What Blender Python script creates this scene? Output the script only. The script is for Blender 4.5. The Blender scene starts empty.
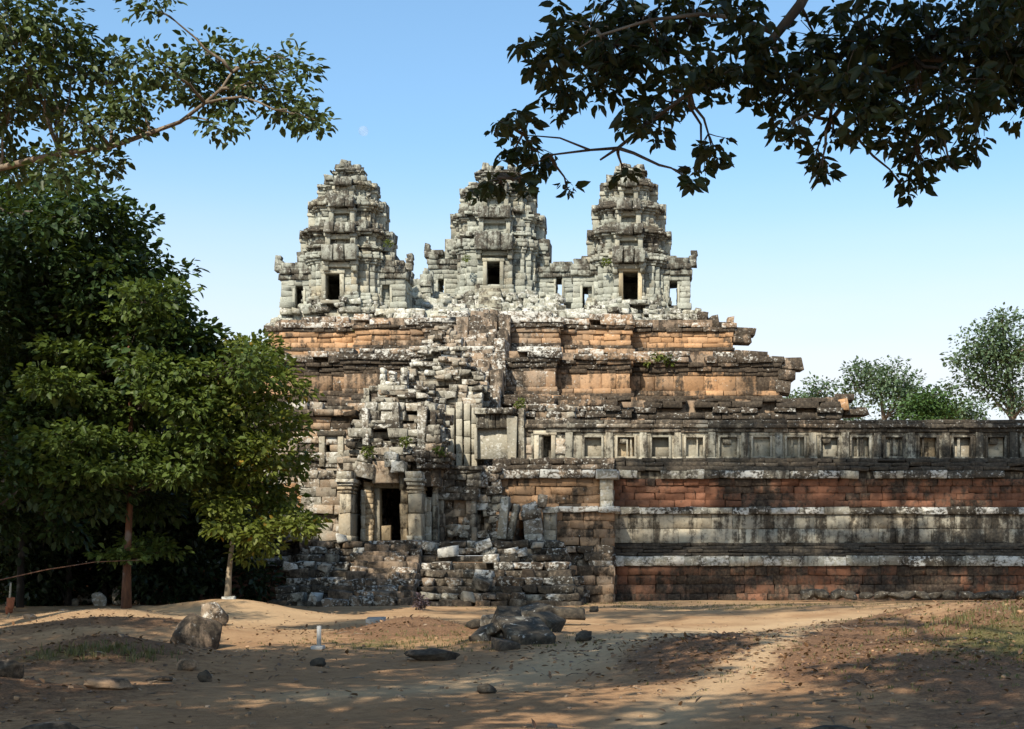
import bpy, math, random
import numpy as np
from mathutils import Vector, noise as mnoise

R = math.radians
SC = bpy.context.scene
COL = SC.collection
random.seed(7)
RNG = np.random.default_rng(7)

# ------------------------------------------------------------------ camera, sky, sun, exposure
F = 1530.0            # focal length in pixels of a 1024 px wide frame
EYE = 1.6
HOR = 560.0           # picture row of the horizon
VX = 640.0            # picture column straight ahead (square to the facade)
cam_d = bpy.data.cameras.new('camera')
cam = bpy.data.objects.new('camera', cam_d)
COL.objects.link(cam)
cam.location = (0, 0, EYE)
cam.rotation_euler = (R(90), 0, 0)
cam_d.sensor_width = 36.0
cam_d.lens = F / 1024 * 36.0
cam_d.shift_x = (512.0 - VX) / 1024
cam_d.shift_y = (HOR - 364.5) / 1024
cam_d.clip_start = 0.1
cam_d.clip_end = 6000
SC.camera = cam

SUN_EL, SUN_AZ = 42.0, 20.0        # sun behind the camera, to its left by SUN_AZ
w = bpy.data.worlds.new('World')
SC.world = w
w.use_nodes = True
wn, wl = w.node_tree.nodes, w.node_tree.links
wn.clear()
sky = wn.new('ShaderNodeTexSky')
sky.sky_type = 'NISHITA'
sky.sun_disc = False
sky.sun_elevation = R(SUN_EL)
sky.sun_rotation = R(180 + SUN_AZ)
sky.air_density = 1.0
sky.dust_density = 1.2
sky.ozone_density = 2.0
bg = wn.new('ShaderNodeBackground')
bg.inputs['Strength'].default_value = 0.15
wo = wn.new('ShaderNodeOutputWorld')
wb = wn.new('ShaderNodeMix'); wb.data_type = 'RGBA'; wb.blend_type = 'MULTIPLY'   # white balance of the sky light
wb.inputs[0].default_value = 1.0; wb.inputs[7].default_value = (0.86, 1.02, 1.03, 1)
wl.new(sky.outputs[0], wb.inputs[6])
# thin high haze that whitens the low sky, thicker in soft streaks
wtc = wn.new('ShaderNodeTexCoord'); wsp = wn.new('ShaderNodeSeparateXYZ'); wl.new(wtc.outputs['Generated'], wsp.inputs[0])
wmr = wn.new('ShaderNodeMapRange'); wmr.interpolation_type = 'SMOOTHSTEP'
wmr.inputs['From Min'].default_value = 0.27; wmr.inputs['From Max'].default_value = 0.11
wmr.inputs['To Min'].default_value = 0.0; wmr.inputs['To Max'].default_value = 0.85
wl.new(wsp.outputs['Z'], wmr.inputs['Value'])
wmp = wn.new('ShaderNodeMapping'); wmp.inputs['Scale'].default_value = (1.4, 1.4, 9.0); wl.new(wtc.outputs['Generated'], wmp.inputs['Vector'])
wnz = wn.new('ShaderNodeTexNoise'); wnz.inputs['Scale'].default_value = 1.6; wnz.inputs['Detail'].default_value = 4
wl.new(wmp.outputs[0], wnz.inputs['Vector'])
wm1 = wn.new('ShaderNodeMapRange'); wm1.inputs['From Min'].default_value = 0.3; wm1.inputs['From Max'].default_value = 0.7; wm1.inputs['To Min'].default_value = 0.65; wm1.inputs['To Max'].default_value = 1.05
wl.new(wnz.outputs['Fac'], wm1.inputs['Value'])
wm2 = wn.new('ShaderNodeMath'); wm2.operation = 'MULTIPLY'; wm2.use_clamp = True
wl.new(wmr.outputs[0], wm2.inputs[0]); wl.new(wm1.outputs[0], wm2.inputs[1])
whz = wn.new('ShaderNodeMix'); whz.data_type = 'RGBA'; whz.inputs[7].default_value = (4.85, 4.75, 4.9, 1)
wl.new(wm2.outputs[0], whz.inputs[0]); wl.new(wb.outputs[2], whz.inputs[6]); wl.new(whz.outputs[2], bg.inputs['Color'])
wl.new(bg.outputs[0], wo.inputs['Surface'])

sun_d = bpy.data.lights.new('sun', 'SUN')
sun_d.energy = 5.0
sun_d.angle = R(0.6)
sun_d.color = (1.0, 0.91, 0.77)
sun = bpy.data.objects.new('sun', sun_d)
COL.objects.link(sun)
sd = Vector((-math.sin(R(SUN_AZ)) * math.cos(R(SUN_EL)), -math.cos(R(SUN_AZ)) * math.cos(R(SUN_EL)), math.sin(R(SUN_EL))))
sun.rotation_euler = sd.to_track_quat('Z', 'Y').to_euler()
sun.location = sd * 60

SC.view_settings.view_transform = 'Standard'
SC.view_settings.look = 'None'
SC.view_settings.exposure = 0.45
SC.view_settings.gamma = 1.0
SC.view_settings.use_curve_mapping = False
SC.cycles.max_bounces = 6
SC.cycles.diffuse_bounces = 3
SC.cycles.transparent_max_bounces = 8


def X(px, Y):
    return (px - VX) * Y / F


SH = (VX - 512.0) / F


def Z(py, Y):
    return EYE + (HOR - py) * Y / F


# ------------------------------------------------------------------ object helpers
def tag(o, label=None, cat=None, group=None, kind=None):
    if label: o['label'] = label
    if cat: o['category'] = cat
    if group: o['group'] = group
    if kind: o['kind'] = kind
    return o


def empty(name, loc, label=None, cat=None, group=None):
    o = bpy.data.objects.new(name, None)
    COL.objects.link(o)
    o.location = loc
    o.empty_display_size = 0.3
    return tag(o, label, cat, group, 'thing')


def link(name, me, mat, parent=None):
    o = bpy.data.objects.new(name, me)
    COL.objects.link(o)
    if mat is not None:
        me.materials.append(mat)
    if parent is not None:
        o.parent = parent
        # meshes are written in world coordinates; keep them there (parents are Empties / objects at their own place)
        p = parent
        off = Vector((0, 0, 0))
        while p is not None:
            off += p.location
            p = p.parent
        o.location = -off
    return o


def np_mesh(name, verts, loops, starts, totals, attr=None, smooth=False):
    me = bpy.data.meshes.new(name)
    me.vertices.add(len(verts))
    me.vertices.foreach_set('co', np.ascontiguousarray(verts, dtype=np.float32).ravel())
    me.loops.add(len(loops))
    me.loops.foreach_set('vertex_index', np.ascontiguousarray(loops, dtype=np.int32))
    me.polygons.add(len(starts))
    me.polygons.foreach_set('loop_start', np.ascontiguousarray(starts, dtype=np.int32))
    me.polygons.foreach_set('loop_total', np.ascontiguousarray(totals, dtype=np.int32))
    if smooth:
        me.polygons.foreach_set('use_smooth', np.ones(len(starts), dtype=bool))
    me.update(calc_edges=True)
    if attr is not None:
        a = me.attributes.new('tint', 'FLOAT_COLOR', 'POINT')
        a.data.foreach_set('color', np.ascontiguousarray(attr, dtype=np.float32).ravel())
    return me


# ---- chamfered block template
def _template():
    signs = [(a, b, c) for a in (-1, 1) for b in (-1, 1) for c in (-1, 1)]
    vid = {}
    S, K = [], []
    for s in signs:
        for k in range(3):
            vid[(s, k)] = len(S)
            S.append(s); K.append(k)
    S = np.array(S, float); K = np.array(K)
    ref = S * 0.8
    ref[np.arange(24), K] = S[np.arange(24), K]
    faces = []

    def add(f):
        p = ref[f]
        n = np.cross(p[1] - p[0], p[2] - p[0])
        if np.dot(n, p.mean(0)) < 0:
            f = f[::-1]
        faces.append(f)
    for k in range(3):
        o = [i for i in range(3) if i != k]
        for sg in (-1, 1):
            f = []
            for (u, v) in ((-1, -1), (1, -1), (1, 1), (-1, 1)):
                s = [0, 0, 0]; s[k] = sg; s[o[0]] = u; s[o[1]] = v
                f.append(vid[(tuple(s), k)])
            add(f)
    for m in range(3):
        k, l = [i for i in range(3) if i != m]
        for a in (-1, 1):
            for b in (-1, 1):
                s0 = [0, 0, 0]; s0[k] = a; s0[l] = b; s1 = list(s0)
                s0[m] = -1; s1[m] = 1
                s0, s1 = tuple(s0), tuple(s1)
                add([vid[(s0, k)], vid[(s0, l)], vid[(s1, l)], vid[(s1, k)]])
    for s in signs:
        add([vid[(s, 0)], vid[(s, 1)], vid[(s, 2)]])
    return S, K, faces


TS, TK, TF = _template()
TLOOP = np.array([i for f in TF for i in f], dtype=np.int64)
TTOT = np.array([len(f) for f in TF], dtype=np.int64)
TCORNER = np.repeat(np.arange(8), 3)


class Blocks:
    """many worn stone blocks gathered into ONE mesh (one part)"""

    def __init__(self):
        self.it = []

    def add(self, c, h, yaw=0.0, rx=0.0, ry=0.0, jit=0.015, bev=0.03, a=(0, 0, 0)):
        self.it.append((c[0], c[1], c[2], h[0], h[1], h[2], yaw, rx, ry, jit, bev, a[0], a[1], a[2], random.random()))

    def box(self, x0, x1, y0, y1, z0, z1, a=(0, 0, 0), jit=0.01, bev=0.02, yaw=0, rx=0, ry=0):
        self.add(((x0 + x1) / 2, (y0 + y1) / 2, (z0 + z1) / 2), (abs(x1 - x0) / 2, abs(y1 - y0) / 2, abs(z1 - z0) / 2), yaw, rx, ry, jit, bev, a)

    def build(self, name, mat, parent=None):
        A = np.array(self.it, float)
        n = len(A)
        c, h = A[:, 0:3], A[:, 3:6]
        bev = np.minimum(A[:, 10] * 0.46, h.min(1) * 0.35)
        P = np.empty((n, 24, 3))
        for ax in range(3):
            inset = np.where(TK == ax, 0.0, 1.0)
            P[:, :, ax] = TS[None, :, ax] * (h[:, None, ax] - bev[:, None] * inset[None, :])
        cj = 0.7 * np.clip(RNG.normal(0, 1, (n, 8, 3)), -2, 2) * np.minimum(A[:, 9], h.min(1) * 0.4)[:, None, None]
        P += cj[:, TCORNER, :]
        P += RNG.normal(0, 1, P.shape) * (bev * 0.45)[:, None, None]
        cx, sx = np.cos(A[:, 7])[:, None], np.sin(A[:, 7])[:, None]
        y, z = P[:, :, 1].copy(), P[:, :, 2].copy()
        P[:, :, 1], P[:, :, 2] = y * cx - z * sx, y * sx + z * cx
        cx, sx = np.cos(A[:, 8])[:, None], np.sin(A[:, 8])[:, None]
        x, z = P[:, :, 0].copy(), P[:, :, 2].copy()
        P[:, :, 0], P[:, :, 2] = x * cx + z * sx, -x * sx + z * cx
        cx, sx = np.cos(A[:, 6])[:, None], np.sin(A[:, 6])[:, None]
        x, y = P[:, :, 0].copy(), P[:, :, 1].copy()
        P[:, :, 0], P[:, :, 1] = x * cx - y * sx, x * sx + y * cx
        P += c[:, None, :]
        V = P.reshape(-1, 3)
        L = (TLOOP[None, :] + 24 * np.arange(n)[:, None]).ravel()
        T = np.tile(TTOT, n)
        S = np.concatenate([[0], np.cumsum(T)[:-1]])
        attr = np.repeat(A[:, 11:15], 24, axis=0)
        return link(name, np_mesh(name, V, L, S, T, attr), mat, parent)


def attr_of(a, x, y, z):
    return a(x, y, z) if callable(a) else a


def fb(x, y, z, s=1.0, o=3):
    return mnoise.fractal(Vector((x * s, y * s, z * s)), 1.0, 2.0, o)


def course(B, poly, z0, z1, out=0.0, L=0.7, depth=0.5, a=(0, 0, 0), jit=0.015, bev=0.03, miss=0.0, gaps=(), closed=True, jo=0.02, edges=None, yj=0.004, thin=None):
    """one course of blocks along the outline poly (counter-clockwise)"""
    n = len(poly)
    ne = n if closed else n - 1

    def convex(i):
        if not closed and (i == 0 or i == n - 1):
            return 0
        p, q, r = poly[i - 1], poly[i], poly[(i + 1) % n]
        cr = (q[0] - p[0]) * (r[1] - q[1]) - (q[1] - p[1]) * (r[0] - q[0])
        return 1 if cr > 1e-9 else -1 if cr < -1e-9 else 0
    for i in range(ne):
        if edges is not None and i not in edges:
            continue
        p, q = poly[i], poly[(i + 1) % n]
        dx, dy = q[0] - p[0], q[1] - p[1]
        l = math.hypot(dx, dy)
        if l < 1e-6:
            continue
        if thin: depth = thin[1] if l < thin[0] else thin[2]
        dx, dy = dx / l, dy / l
        nx, ny = dy, -dx
        runs = [(-out * convex(i), l + out * convex((i + 1) % n))]
        for g in gaps:
            if z0 > g[5] - 0.04 or z1 < g[4] + 0.04:
                continue
            mx, my = p[0] - nx * depth * 0.3, p[1] - ny * depth * 0.3
            if abs(dx) > 0.7:
                if not (g[2] - 0.01 <= my <= g[3] + 0.01): continue
                t = sorted(((g[0] - p[0]) / dx, (g[1] - p[0]) / dx))
            else:
                if not (g[0] - 0.01 <= mx <= g[1] + 0.01): continue
                t = sorted(((g[2] - p[1]) / dy, (g[3] - p[1]) / dy))
            nr = []
            for (u, v) in runs:
                if t[1] <= u or t[0] >= v:
                    nr.append((u, v)); continue
                if t[0] > u: nr.append((u, t[0]))
                if t[1] < v: nr.append((t[1], v))
            runs = nr
        yaw = math.atan2(dy, dx)
        for (u, v) in runs:
            t = u
            while t < v - 0.03:
                bl = L * random.uniform(0.65, 1.4)
                if v - t - bl < 0.35 * L:
                    bl = v - t
                m = t + bl / 2
                lost = miss > 0 and 0.5 + 0.9 * fb(p[0] + dx * m, p[1] + dy * m, (z0 + z1) * 0.5, 0.9) + random.gauss(0, 0.12) < miss * 1.6 + 0.1
                if bl > 0.03 and not lost:
                    oo = out - depth / 2 + random.gauss(0, jo)
                    x, y = p[0] + dx * m + nx * oo, p[1] + dy * m + ny * oo
                    zz = (z0 + z1) / 2 + random.uniform(-0.004, 0.004)
                    B.add((x, y, zz), (bl / 2 - 0.003, depth / 2, (z1 - z0) / 2 - 0.002), yaw + random.gauss(0, yj), 0, 0, jit, bev * random.uniform(0.6, 1.6), attr_of(a, x, y, zz))
                t += bl


def rect(x0, x1, y0, y1):
    return [(x0, y0), (x1, y0), (x1, y1), (x0, y1)]


def prism(B, poly_rect, z0, z1, a=(0.1, 0, 0.6)):
    (x0, y0), (x1, y1) = poly_rect[0], poly_rect[2]
    B.box(x0, x1, y0, y1, z0, z1, a, 0.0, 0.01)


def stack(B, x0, x1, zt, zb, y0, y1, h=0.34, L=0.7, a=(0, 0, 0), out=lambda t: 0.0, jit=0.02, bev=0.035, miss=0.0, jo=0.025, gaps=(), core=True, depth=0.5, narrow=None, ragged=0.0):
    """a solid stack of masonry on a rectangular footprint; narrow(t)->(left, right) insets; ragged drops blocks of the top courses"""
    n = max(1, round((zt - zb) / h))
    hh = (zt - zb) / n
    for i in range(n):
        t = (i + 0.5) / n
        l, r = narrow(t) if narrow else (0, 0)
        p = rect(x0 + l, x1 - r, y0, y1)
        m = miss + (ragged * max(0, (t - 0.6) / 0.4) if ragged else 0)
        course(B, p, zb + i * hh, zb + (i + 1) * hh, out(t), L, min(depth, (y1 - y0) * 0.5, (x1 - l - r - x0) * 0.5), a, jit, bev, m, gaps, True, jo)
        if core:
            d = 0.3
            if x1 - x0 - l - r > 2 * d + 0.1 and y1 - y0 > 2 * d + 0.1:
                B.box(x0 + l + d, x1 - r - d, y0 + d, y1 - d, zb + i * hh, zb + (i + 1) * hh - (0.1 if i == n - 1 else 0), (0.1, 0, 0.5), 0.0, 0.005)


# ------------------------------------------------------------------ materials
def nt(name):
    m = bpy.data.materials.new(name)
    m.use_nodes = True
    n, l = m.node_tree.nodes, m.node_tree.links
    n.clear()
    o = n.new('ShaderNodeOutputMaterial')
    b = n.new('ShaderNodeBsdfPrincipled')
    l.new(b.outputs[0], o.inputs['Surface'])
    return m, n, l, b, o


class G:
    """small node-graph helper"""

    def __init__(self, n, l):
        self.n, self.l = n, l

    def setin(self, s, v):
        if isinstance(v, bpy.types.NodeSocket):
            self.l.new(v, s)
        else:
            s.default_value = v

    def math(self, op, a, b=0.0, clamp=False):
        q = self.n.new('ShaderNodeMath'); q.operation = op; q.use_clamp = clamp
        self.setin(q.inputs[0], a); self.setin(q.inputs[1], b)
        return q.outputs[0]

    def noise(self, vec, scale, detail=5, rough=0.6, dist=0.0):
        q = self.n.new('ShaderNodeTexNoise')
        q.inputs['Scale'].default_value = scale; q.inputs['Detail'].default_value = detail
        q.inputs['Roughness'].default_value = rough; q.inputs['Distortion'].default_value = dist
        self.l.new(vec, q.inputs['Vector'])
        return q.outputs['Fac']

    def mapping(self, vec, scale, loc=(0, 0, 0)):
        q = self.n.new('ShaderNodeMapping')
        q.inputs['Scale'].default_value = scale; q.inputs['Location'].default_value = loc
        self.l.new(vec, q.inputs['Vector'])
        return q.outputs[0]

    def step(self, v, lo, hi, t0=0.0, t1=1.0):
        q = self.n.new('ShaderNodeMapRange'); q.interpolation_type = 'SMOOTHSTEP'
        self.setin(q.inputs['Value'], v); self.setin(q.inputs['From Min'], lo); self.setin(q.inputs['From Max'], hi)
        q.inputs['To Min'].default_value = t0; q.inputs['To Max'].default_value = t1
        return q.outputs[0]

    def mix(self, f, a, b, blend='MIX'):
        q = self.n.new('ShaderNodeMix'); q.data_type = 'RGBA'; q.blend_type = blend
        self.setin(q.inputs[0], f)
        for s, v in ((q.inputs[6], a), (q.inputs[7], b)):
            if isinstance(v, bpy.types.NodeSocket): self.l.new(v, s)
            else: s.default_value = (v[0], v[1], v[2], 1)
        return q.outputs[2]


def stone(name, grey=(0.30, 0.285, 0.235), warm=(0.50, 0.26, 0.11), dark=(0.026, 0.022, 0.018), lichen=(0.56, 0.55, 0.50), streak=0.5, bump=0.5):
    m, n, l, b, o = nt(name)
    g = G(n, l)
    pos = n.new('ShaderNodeNewGeometry').outputs['Position']
    at = n.new('ShaderNodeAttribute'); at.attribute_name = 'tint'
    sp = n.new('ShaderNodeSeparateColor'); l.new(at.outputs['Color'], sp.inputs[0])
    ar, ag, ab = sp.outputs[0], sp.outputs[1], sp.outputs[2]
    rnd = at.outputs['Alpha']
    big = g.noise(pos, 0.35, 4)
    mid = g.noise(pos, 1.6, 6, 0.65)
    fine = g.noise(pos, 9.0, 6, 0.7)
    st = g.noise(g.mapping(pos, (2.6, 2.6, 0.28)), 1.0, 5, 0.62)
    lich = g.noise(g.mapping(pos, (1, 1, 1.35), (7, 3, 1)), 2.7, 6, 0.68, 0.4)
    # warm / grey body colour
    wf = g.math('ADD', ar, g.math('MULTIPLY', g.math('SUBTRACT', mid, 0.5), 0.9), True)
    wf = g.math('MULTIPLY', wf, g.step(ar, 0.0, 0.12), True)
    base = g.mix(wf, grey, warm)
    v = g.math('ADD', 0.72, g.math('MULTIPLY', rnd, 0.42))
    v = g.math('MULTIPLY', v, g.math('ADD', 0.62, g.math('MULTIPLY', fine, 0.76)))
    cmb = n.new('ShaderNodeCombineColor')
    for k in range(3): l.new(v, cmb.inputs[k])
    base = g.mix(1.0, base, cmb.outputs[0], 'MULTIPLY')
    # brownish grime in broad patches
    base = g.mix(g.step(big, 0.5, 0.72, 0.0, 0.45), base, (0.12, 0.085, 0.055))
    # dark biological crust: vertical runs and patches
    dk = g.math('ADD', g.math('MULTIPLY', st, streak), g.math('MULTIPLY', mid, 1 - streak))
    dk = g.math('ADD', dk, g.math('MULTIPLY', g.math('SUBTRACT', ab, 0.5), 0.62))
    dk = g.math('ADD', dk, g.math('MULTIPLY', g.math('SUBTRACT', rnd, 0.5), 0.10))
    fin2 = g.noise(g.mapping(pos, (1, 1, 0.8), (3, 9, 4)), 3.6, 8, 0.78)
    dk = g.math('ADD', dk, g.math('MULTIPLY', g.math('SUBTRACT', fin2, 0.5), 0.75))
    df = g.step(dk, 0.40, 0.60, 0.0, 0.93)
    base = g.mix(df, base, g.mix(g.step(fine, 0.42, 0.62), dark, (dark[0] * 2.8, dark[1] * 2.7, dark[2] * 2.4)))
    # small dark pits and specks
    pit = g.noise(pos, 5.0, 4, 0.75, 0.6)
    base = g.mix(g.step(pit, 0.56, 0.70, 0.0, 0.8), base, (0.045, 0.038, 0.03))
    # pale lichen
    lf = g.math('ADD', lich, g.math('MULTIPLY', g.math('SUBTRACT', ag, 0.55), 0.30))
    lf = g.math('ADD', lf, g.math('MULTIPLY', g.math('SUBTRACT', fine, 0.5), 0.45))
    lf = g.math('MULTIPLY', g.step(lf, 0.57, 0.66, 0.0, 0.85), g.step(ag, 0.0, 0.15), True)
    base = g.mix(lf, base, lichen)
    fle = g.noise(g.mapping(pos, (1, 1, 1.2), (1, 5, 2)), 7.5, 4, 0.65)
    fl = g.step(g.math('ADD', fle, g.math('MULTIPLY', g.math('SUBTRACT', ag, 0.5), 0.22)), 0.56, 0.64, 0.0, 0.7)
    base = g.mix(g.math('MULTIPLY', fl, g.step(ag, 0.05, 0.3)), base, lichen)
    l.new(base, b.inputs['Base Color'])
    b.inputs['Roughness'].default_value = 0.92
    b.inputs['Specular IOR Level'].default_value = 0.15
    hgt = g.math('ADD', g.math('MULTIPLY', mid, 0.6), g.math('MULTIPLY', fine, 0.4))
    hgt = g.math('ADD', hgt, g.math('MULTIPLY', lf, 0.06))
    bp = n.new('ShaderNodeBump'); bp.inputs['Strength'].default_value = bump; bp.inputs['Distance'].default_value = 0.10
    l.new(hgt, bp.inputs['Height']); l.new(bp.outputs[0], b.inputs['Normal'])
    return m


M_GREY = stone('grey_sandstone')
M_TOWER = stone('tower_sandstone', grey=(0.325, 0.335, 0.285), warm=(0.44, 0.34, 0.19), streak=0.6)
M_WARM = stone('ochre_sandstone', grey=(0.26, 0.215, 0.165), warm=(0.44, 0.255, 0.13), streak=0.6)
M_RED = stone('red_laterite', grey=(0.19, 0.12, 0.08), warm=(0.185, 0.085, 0.05), streak=0.5, bump=0.8)
M_PALE = stone('pale_sandstone', grey=(0.38, 0.36, 0.29), warm=(0.50, 0.36, 0.2), streak=0.85)


def leaf_mat(name, c1, c2, trans=0.3):
    m, n, l, b, o = nt(name)
    g = G(n, l)
    at = n.new('ShaderNodeAttribute'); at.attribute_name = 'tint'
    sp = n.new('ShaderNodeSeparateColor'); l.new(at.outputs['Color'], sp.inputs[0])
    c = g.mix(sp.outputs[0], c1, c2)
    c = g.mix(g.step(sp.outputs[1], 0.97, 0.99), c, (0.30, 0.20, 0.03))
    l.new(c, b.inputs['Base Color'])
    b.inputs['Roughness'].default_value = 0.5
    b.inputs['Specular IOR Level'].default_value = 0.3
    tr = n.new('ShaderNodeBsdfTranslucent')
    l.new(g.mix(0.6, c, (0.16, 0.22, 0.02)), tr.inputs['Color'])
    mx = n.new('ShaderNodeMixShader'); mx.inputs[0].default_value = trans
    l.new(b.outputs[0], mx.inputs[1]); l.new(tr.outputs[0], mx.inputs[2])
    l.new(mx.outputs[0], o.inputs['Surface'])
    return m


def bark_mat(name, c1, c2, sc=6.0):
    m, n, l, b, o = nt(name)
    g = G(n, l)
    pos = n.new('ShaderNodeNewGeometry').outputs['Position']
    f = g.noise(g.mapping(pos, (1, 1, 0.25)), sc, 6, 0.65)
    f2 = g.noise(pos, 1.3, 3)
    c = g.mix(g.step(f, 0.35, 0.65), c1, c2)
    c = g.mix(g.step(f2, 0.55, 0.7, 0, 0.5), c, (0.32, 0.30, 0.26))
    l.new(c, b.inputs['Base Color'])
    b.inputs['Roughness'].default_value = 0.9
    bp = n.new('ShaderNodeBump'); bp.inputs['Strength'].default_value = 0.6; bp.inputs['Distance'].default_value = 0.05
    l.new(f, bp.inputs['Height']); l.new(bp.outputs[0], b.inputs['Normal'])
    return m


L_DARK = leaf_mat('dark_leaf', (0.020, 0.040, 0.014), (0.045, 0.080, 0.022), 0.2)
L_SHADE = leaf_mat('shade_leaf', (0.010, 0.018, 0.007), (0.022, 0.036, 0.011), 0.1)  # grove leaves darkened: the deep shade there is put into the colour
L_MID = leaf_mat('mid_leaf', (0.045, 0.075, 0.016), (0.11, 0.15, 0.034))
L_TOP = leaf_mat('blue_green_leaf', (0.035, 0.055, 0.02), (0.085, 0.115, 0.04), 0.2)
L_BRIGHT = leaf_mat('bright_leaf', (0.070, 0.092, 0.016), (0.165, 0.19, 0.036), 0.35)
L_FAR = leaf_mat('distant_leaf', (0.070, 0.115, 0.060), (0.135, 0.19, 0.10), 0.25)  # paler: the haze of distance is put into the leaf colour
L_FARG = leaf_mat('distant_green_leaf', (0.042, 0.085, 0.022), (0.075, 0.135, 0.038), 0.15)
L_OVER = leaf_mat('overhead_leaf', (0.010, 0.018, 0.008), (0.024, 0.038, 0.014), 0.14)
BARK = bark_mat('grey_bark', (0.10, 0.075, 0.05), (0.22, 0.17, 0.12))
BARK_RED = bark_mat('red_bark', (0.09, 0.04, 0.022), (0.20, 0.09, 0.045))
BARK_DARK = bark_mat('dark_bark', (0.03, 0.024, 0.018), (0.07, 0.055, 0.04))
BARK_BLACK = bark_mat('black_bark', (0.014, 0.011, 0.009), (0.035, 0.027, 0.02))
BARK_PALE = bark_mat('pale_bark', (0.22, 0.17, 0.11), (0.36, 0.30, 0.21))


def plain(name, c, rough=0.8, c2=None, sc=8):
    m, n, l, b, o = nt(name)
    g = G(n, l)
    pos = n.new('ShaderNodeNewGeometry').outputs['Position']
    f = g.noise(pos, sc, 5)
    l.new(g.mix(g.step(f, 0.35, 0.65), c, c2 or tuple(v * 0.7 for v in c)), b.inputs['Base Color'])
    b.inputs['Roughness'].default_value = rough
    return m


# ------------------------------------------------------------------ ground
def gh(x, y):
    """height of the ground"""
    def bump(cx, cy, sx, sy, hh):
        return hh * math.exp(-((x - cx) / sx) ** 2 - ((y - cy) / sy) ** 2)
    x = x + SH * y
    z = 0.0
    z += bump(8.8, 25, 3.6, 6.5, 0.78) + bump(13, 31, 5, 7, 0.5)          # grassy mound, right
    z += bump(3.2, 25.5, 2.2, 2.6, 0.30) + bump(5.0, 21, 1.6, 1.6, 0.16)   # brown litter mounds, centre
    z += bump(-6.6, 25, 1.5, 1.7, 0.34) + bump(-8.5, 33, 2.6, 2.5, 0.40) + bump(-10.5, 39, 3, 2.5, 0.35)
    z += bump(-7.2, 18.5, 1.6, 1.4, 0.28) + bump(-2.2, 34, 1.2, 2.0, 0.32) + bump(-1.0, 31, 2.4, 2.4, 0.26)
    z += bump(-7.6, 43, 1.9, 2.0, 0.45) + bump(-9.5, 44.5, 2.5, 1.5, 0.35)
    z += bump(9, 14, 3.0, 2.2, 0.25)
    z -= bump(-1.2, 22, 6.0, 2.2, 0.10)
    k = 0.12 * mnoise.fractal(Vector((x * 0.22, y * 0.22, 3.1)), 1.0, 2.0, 3) + 0.035 * mnoise.fractal(Vector((x * 1.1, y * 1.1, 0.7)), 1.0, 2.0, 3)
    if y > 53:
        k *= max(0.25, 1 - (y - 53) / 8)
    return z + k - 0.05


def blob(x, y, cx, cy, sx, sy):
    return math.exp(-((x - cx) / sx) ** 2 - ((y - cy) / sy) ** 2)


def track_point(px, py):
    y = EYE * F / (py - HOR)
    return (X(px, y), y)


TRACK = [track_point(*q) for q in ((1120, 604), (1000, 608), (900, 615), (800, 623), (700, 632), (620, 645), (560, 662), (480, 676), (330, 690))]
BRANCH = [track_point(*q) for q in ((860, 620), (810, 640), (765, 662), (720, 685), (640, 715))]


def seg_dist(x, y, p, q):
    dx, dy = q[0] - p[0], q[1] - p[1]
    t = max(0.0, min(1.0, ((x - p[0]) * dx + (y - p[1]) * dy) / (dx * dx + dy * dy)))
    return math.hypot(x - p[0] - t * dx, y - p[1] - t * dy)


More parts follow.
